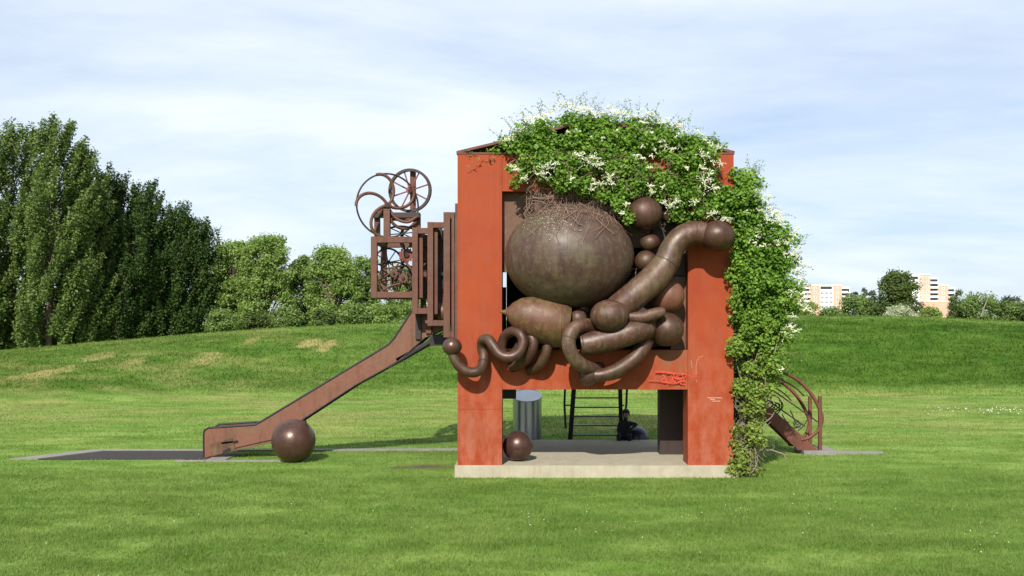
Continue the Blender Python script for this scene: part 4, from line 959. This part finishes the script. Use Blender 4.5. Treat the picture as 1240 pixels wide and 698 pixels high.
bushy('broadleaf_tree', 366, 302, 69, 44, 'leaf_olive', 'small olive tree filling the dip between the two pale trees', 13600, group=gm, dens=40)
bushy('broadleaf_tree', 405, 292, 66, 70, 'leaf_light', 'round pale green tree just beyond the wheel machine', 27200, group=gm, dens=64)
bushy('broadleaf_tree', 440, 304, 68, 52, 'leaf_olive', 'olive green tree partly behind the rusty cage', 17000, group=gm, dens=46)
bushy('broadleaf_tree', 490, 318, 72, 60, 'leaf_light', 'pale tree seen through the open frames of the wheel machine', 15300, group=gm, dens=46)
for i, (px, top, w, mt, lab) in enumerate(((268, 372, 36, 'leaf_olive', 'low shrub under the first pale tree'), (310, 376, 34, 'leaf_dark', 'dark shrub under the broadest pale tree'), (350, 368, 36, 'leaf_olive', 'olive shrub between the pale tree trunks'), (392, 374, 34, 'leaf_dark', 'dark shrub under the round pale tree'), (432, 366, 44, 'leaf_olive', 'olive shrub below the rusty cage corner'), (466, 362, 54, 'leaf_light', 'bright shrub under the rusty cage'), (505, 366, 50, 'leaf_olive', 'shrub behind the head of the slide'))):
    bushy('shrub', px, top, 58 + (i % 3), w, mt, lab, 5500, 'shrub', 'shrubs under the pale trees', False, 20, (.13, .26))
# right side
gr = 'shrubs and trees along the crest by the apartment blocks'
bushy('broadleaf_tree', 1087, 325, 56, 50, 'leaf_dark', 'dark leafy tree standing between the two apartment blocks', 25500, group=gr, dens=40, ls=(.11, .24))
bushy('shrub', 1037, 354, 57, 52, 'leaf_olive', 'rounded olive shrub just left of the dark leafy tree', 9000, 'shrub', gr, False, 26, (.10, .22))
bushy('shrub', 1005, 371, 56, 36, 'leaf_olive', 'low olive shrub in front of the nearer white-fronted block', 4500, 'shrub', gr, False, 18, (.10, .2))
bushy('shrub', 978, 364, 56, 34, 'leaf_light', 'bright low shrub beside the vine edge', 4500, 'shrub', gr, False, 18, (.10, .2))
bushy('shrub', 950, 370, 56, 40, 'leaf_light', 'low shrub hidden partly by the vine', 3500, 'shrub', gr, False, 18, (.10, .2))
bushy('shrub', 1090, 370.5, 51, 42, 'leaf_silver', 'silvery grey shrub in front of the dark leafy tree', 6500, 'shrub', gr, False, 22, (.08, .18))
bushy('shrub', 1124, 373, 54, 40, 'leaf_light', 'low bright shrub right of the silvery one', 4500, 'shrub', gr, False, 18, (.10, .2))
bushy('pine_tree', 1163, 348, 66, 26, 'leaf_dark', 'small flat-topped tree rising behind the stepped block', 3500, group=gr, dens=12, ls=(.1, .22))
bushy('shrub', 1160, 366, 58, 40, 'leaf_dark', 'dark shrub below the flat-topped tree', 5000, 'shrub', gr, False, 20, (.10, .2))
bushy('shrub', 1185, 354, 57, 54, 'leaf_olive', 'wide brownish green shrub with a pale leaning stem', 9000, 'shrub', gr, False, 28, (.10, .22))
bushy('shrub', 1212, 363, 62, 46, 'leaf_dark', 'dark green shrub behind the brownish one', 6500, 'shrub', gr, False, 22, (.10, .22))
bushy('shrub', 1236, 362, 57, 44, 'leaf_olive', 'olive shrub at the low end of the crest', 7000, 'shrub', gr, False, 22, (.10, .22))
bushy('shrub', 1262, 368, 58, 40, 'leaf_dark', 'dark shrub beyond the low end of the crest', 4000, 'shrub', gr, False, 18, (.10, .22))
MB().tube([P(1188, 384, 55.5), P(1191, 374, 55.5), P(1196, 362, 55.5)], [.07, .06, .04], 7).build('dead_stem', 'bark_pale', None, 0, 'pale bare stem leaning over the brownish shrub', 'stem')
for i, (px, top, lab) in enumerate(((1034, 347, 'far bluish treetop beside the white-fronted block'), (1044, 345, 'far bluish treetop, pointed, between shrub and block'), (1055, 349, 'far bluish treetop next to the dark leafy tree'), (1226, 357, 'far bluish tree over the low end of the crest'))):
    bushy('distant_tree', px, top, 150, 16 if i < 3 else 40, 'leaf_bluish', lab, 2500, group='far bluish trees', dens=14, ls=(.3, .6))

# ------------------------------------------------------------------ apartment blocks
def building(label, y, parts, name='apartment_building'):
    xs_ = [q[0] for q in parts] + [q[1] for q in parts]; e = empty(name, ((X(min(xs_), y) + X(max(xs_), y)) / 2, y, 0), label, 'building', 'apartment blocks beyond the bank')
    for (a, b, t, mat, style, dep) in parts:
        y0 = y - dep; xa, xb, zt = X(a, y), X(b, y), Z(t, y)
        w = MB().box(xa, xb, y0, y + 14, 0, zt).build('wall', mat, e)
        MB().box(xa - .15, xb + .15, y0 - .2, y + 14.2, zt + .01, zt + .5).build('parapet', 'render_white', w)
        fl = 2.75; n = int((zt - 1) / fl)
        for k in range(n):
            zz = zt - 1.9 - k * fl
            if zz < 4: break
            if style == 'balcony':
                MB().box(xa + .3, xb - .3, y0 - .05, y0 + .3, zz - .2, zz + 1.25).build('window', 'window_dark', w)
                MB().box(xa + .1, xb - .1, y0 - 1.3, y0 - .06, zz - 1.5, zz - .42).build('balcony', 'render_white', w)
            elif style == 'windows':
                nw = max(1, int((xb - xa) / 3.2))
                for j in range(nw):
                    xc = xa + (j + .5) * (xb - xa) / nw
                    MB().box(xc - .75, xc + .75, y0 - .04, y0 + .2, zz - .3, zz + 1.0).build('window', 'render_white', w)
                    MB().box(xc - .55, xc + .55, y0 - .07, y0 - .045, zz - .15, zz + .85).build('window_pane', 'window_glass', w)
            elif style == 'bays':
                if k == 0: MB().box(xa + .3, xb - .8, y0 - .06, y0 + .2, zz - .1, zz + 1.5).build('window', 'window_dark', w)
                else:
                    nw = max(1, int((xb - xa) / 2.6))
                    for j in range(nw):
                        xc = xa + (j + .5) * (xb - xa) / nw
                        MB().box(xc - 1.0, xc + 1.0, y0 - .05, y0 + .2, zz - .3, zz + .9).build('window', 'window_glass', w)
    return e
building('wide peach apartment block with white central bay rising beyond the crest', 575, [(960, 969, 353, 'brick_peach', 'windows', 0), (969, 981, 348.5, 'render_white', 'balcony', 0), (981, 992, 346, 'brick_peach', 'windows', 1.2), (992, 1008, 346.5, 'render_white', 'bays', 1.6), (1008, 1018.5, 346, 'brick_peach', 'windows', 1.2), (1018.5, 1029, 348.5, 'render_white', 'balcony', 0)])
building('taller stepped peach and white apartment block behind the dark leafy tree', 560, [(1098, 1112, 334.5, 'render_white', 'bays', 1.6), (1112, 1125.5, 333, 'brick_peach', 'windows', 1.2), (1125.5, 1136, 337, 'render_white', 'balcony', 0), (1136, 1147.5, 346.5, 'brick_peach', 'windows', .8), (1147.5, 1156, 349, 'render_white', 'balcony', 0), (1112.2, 1142, 366, 'brick_peach', 'none', 8)])
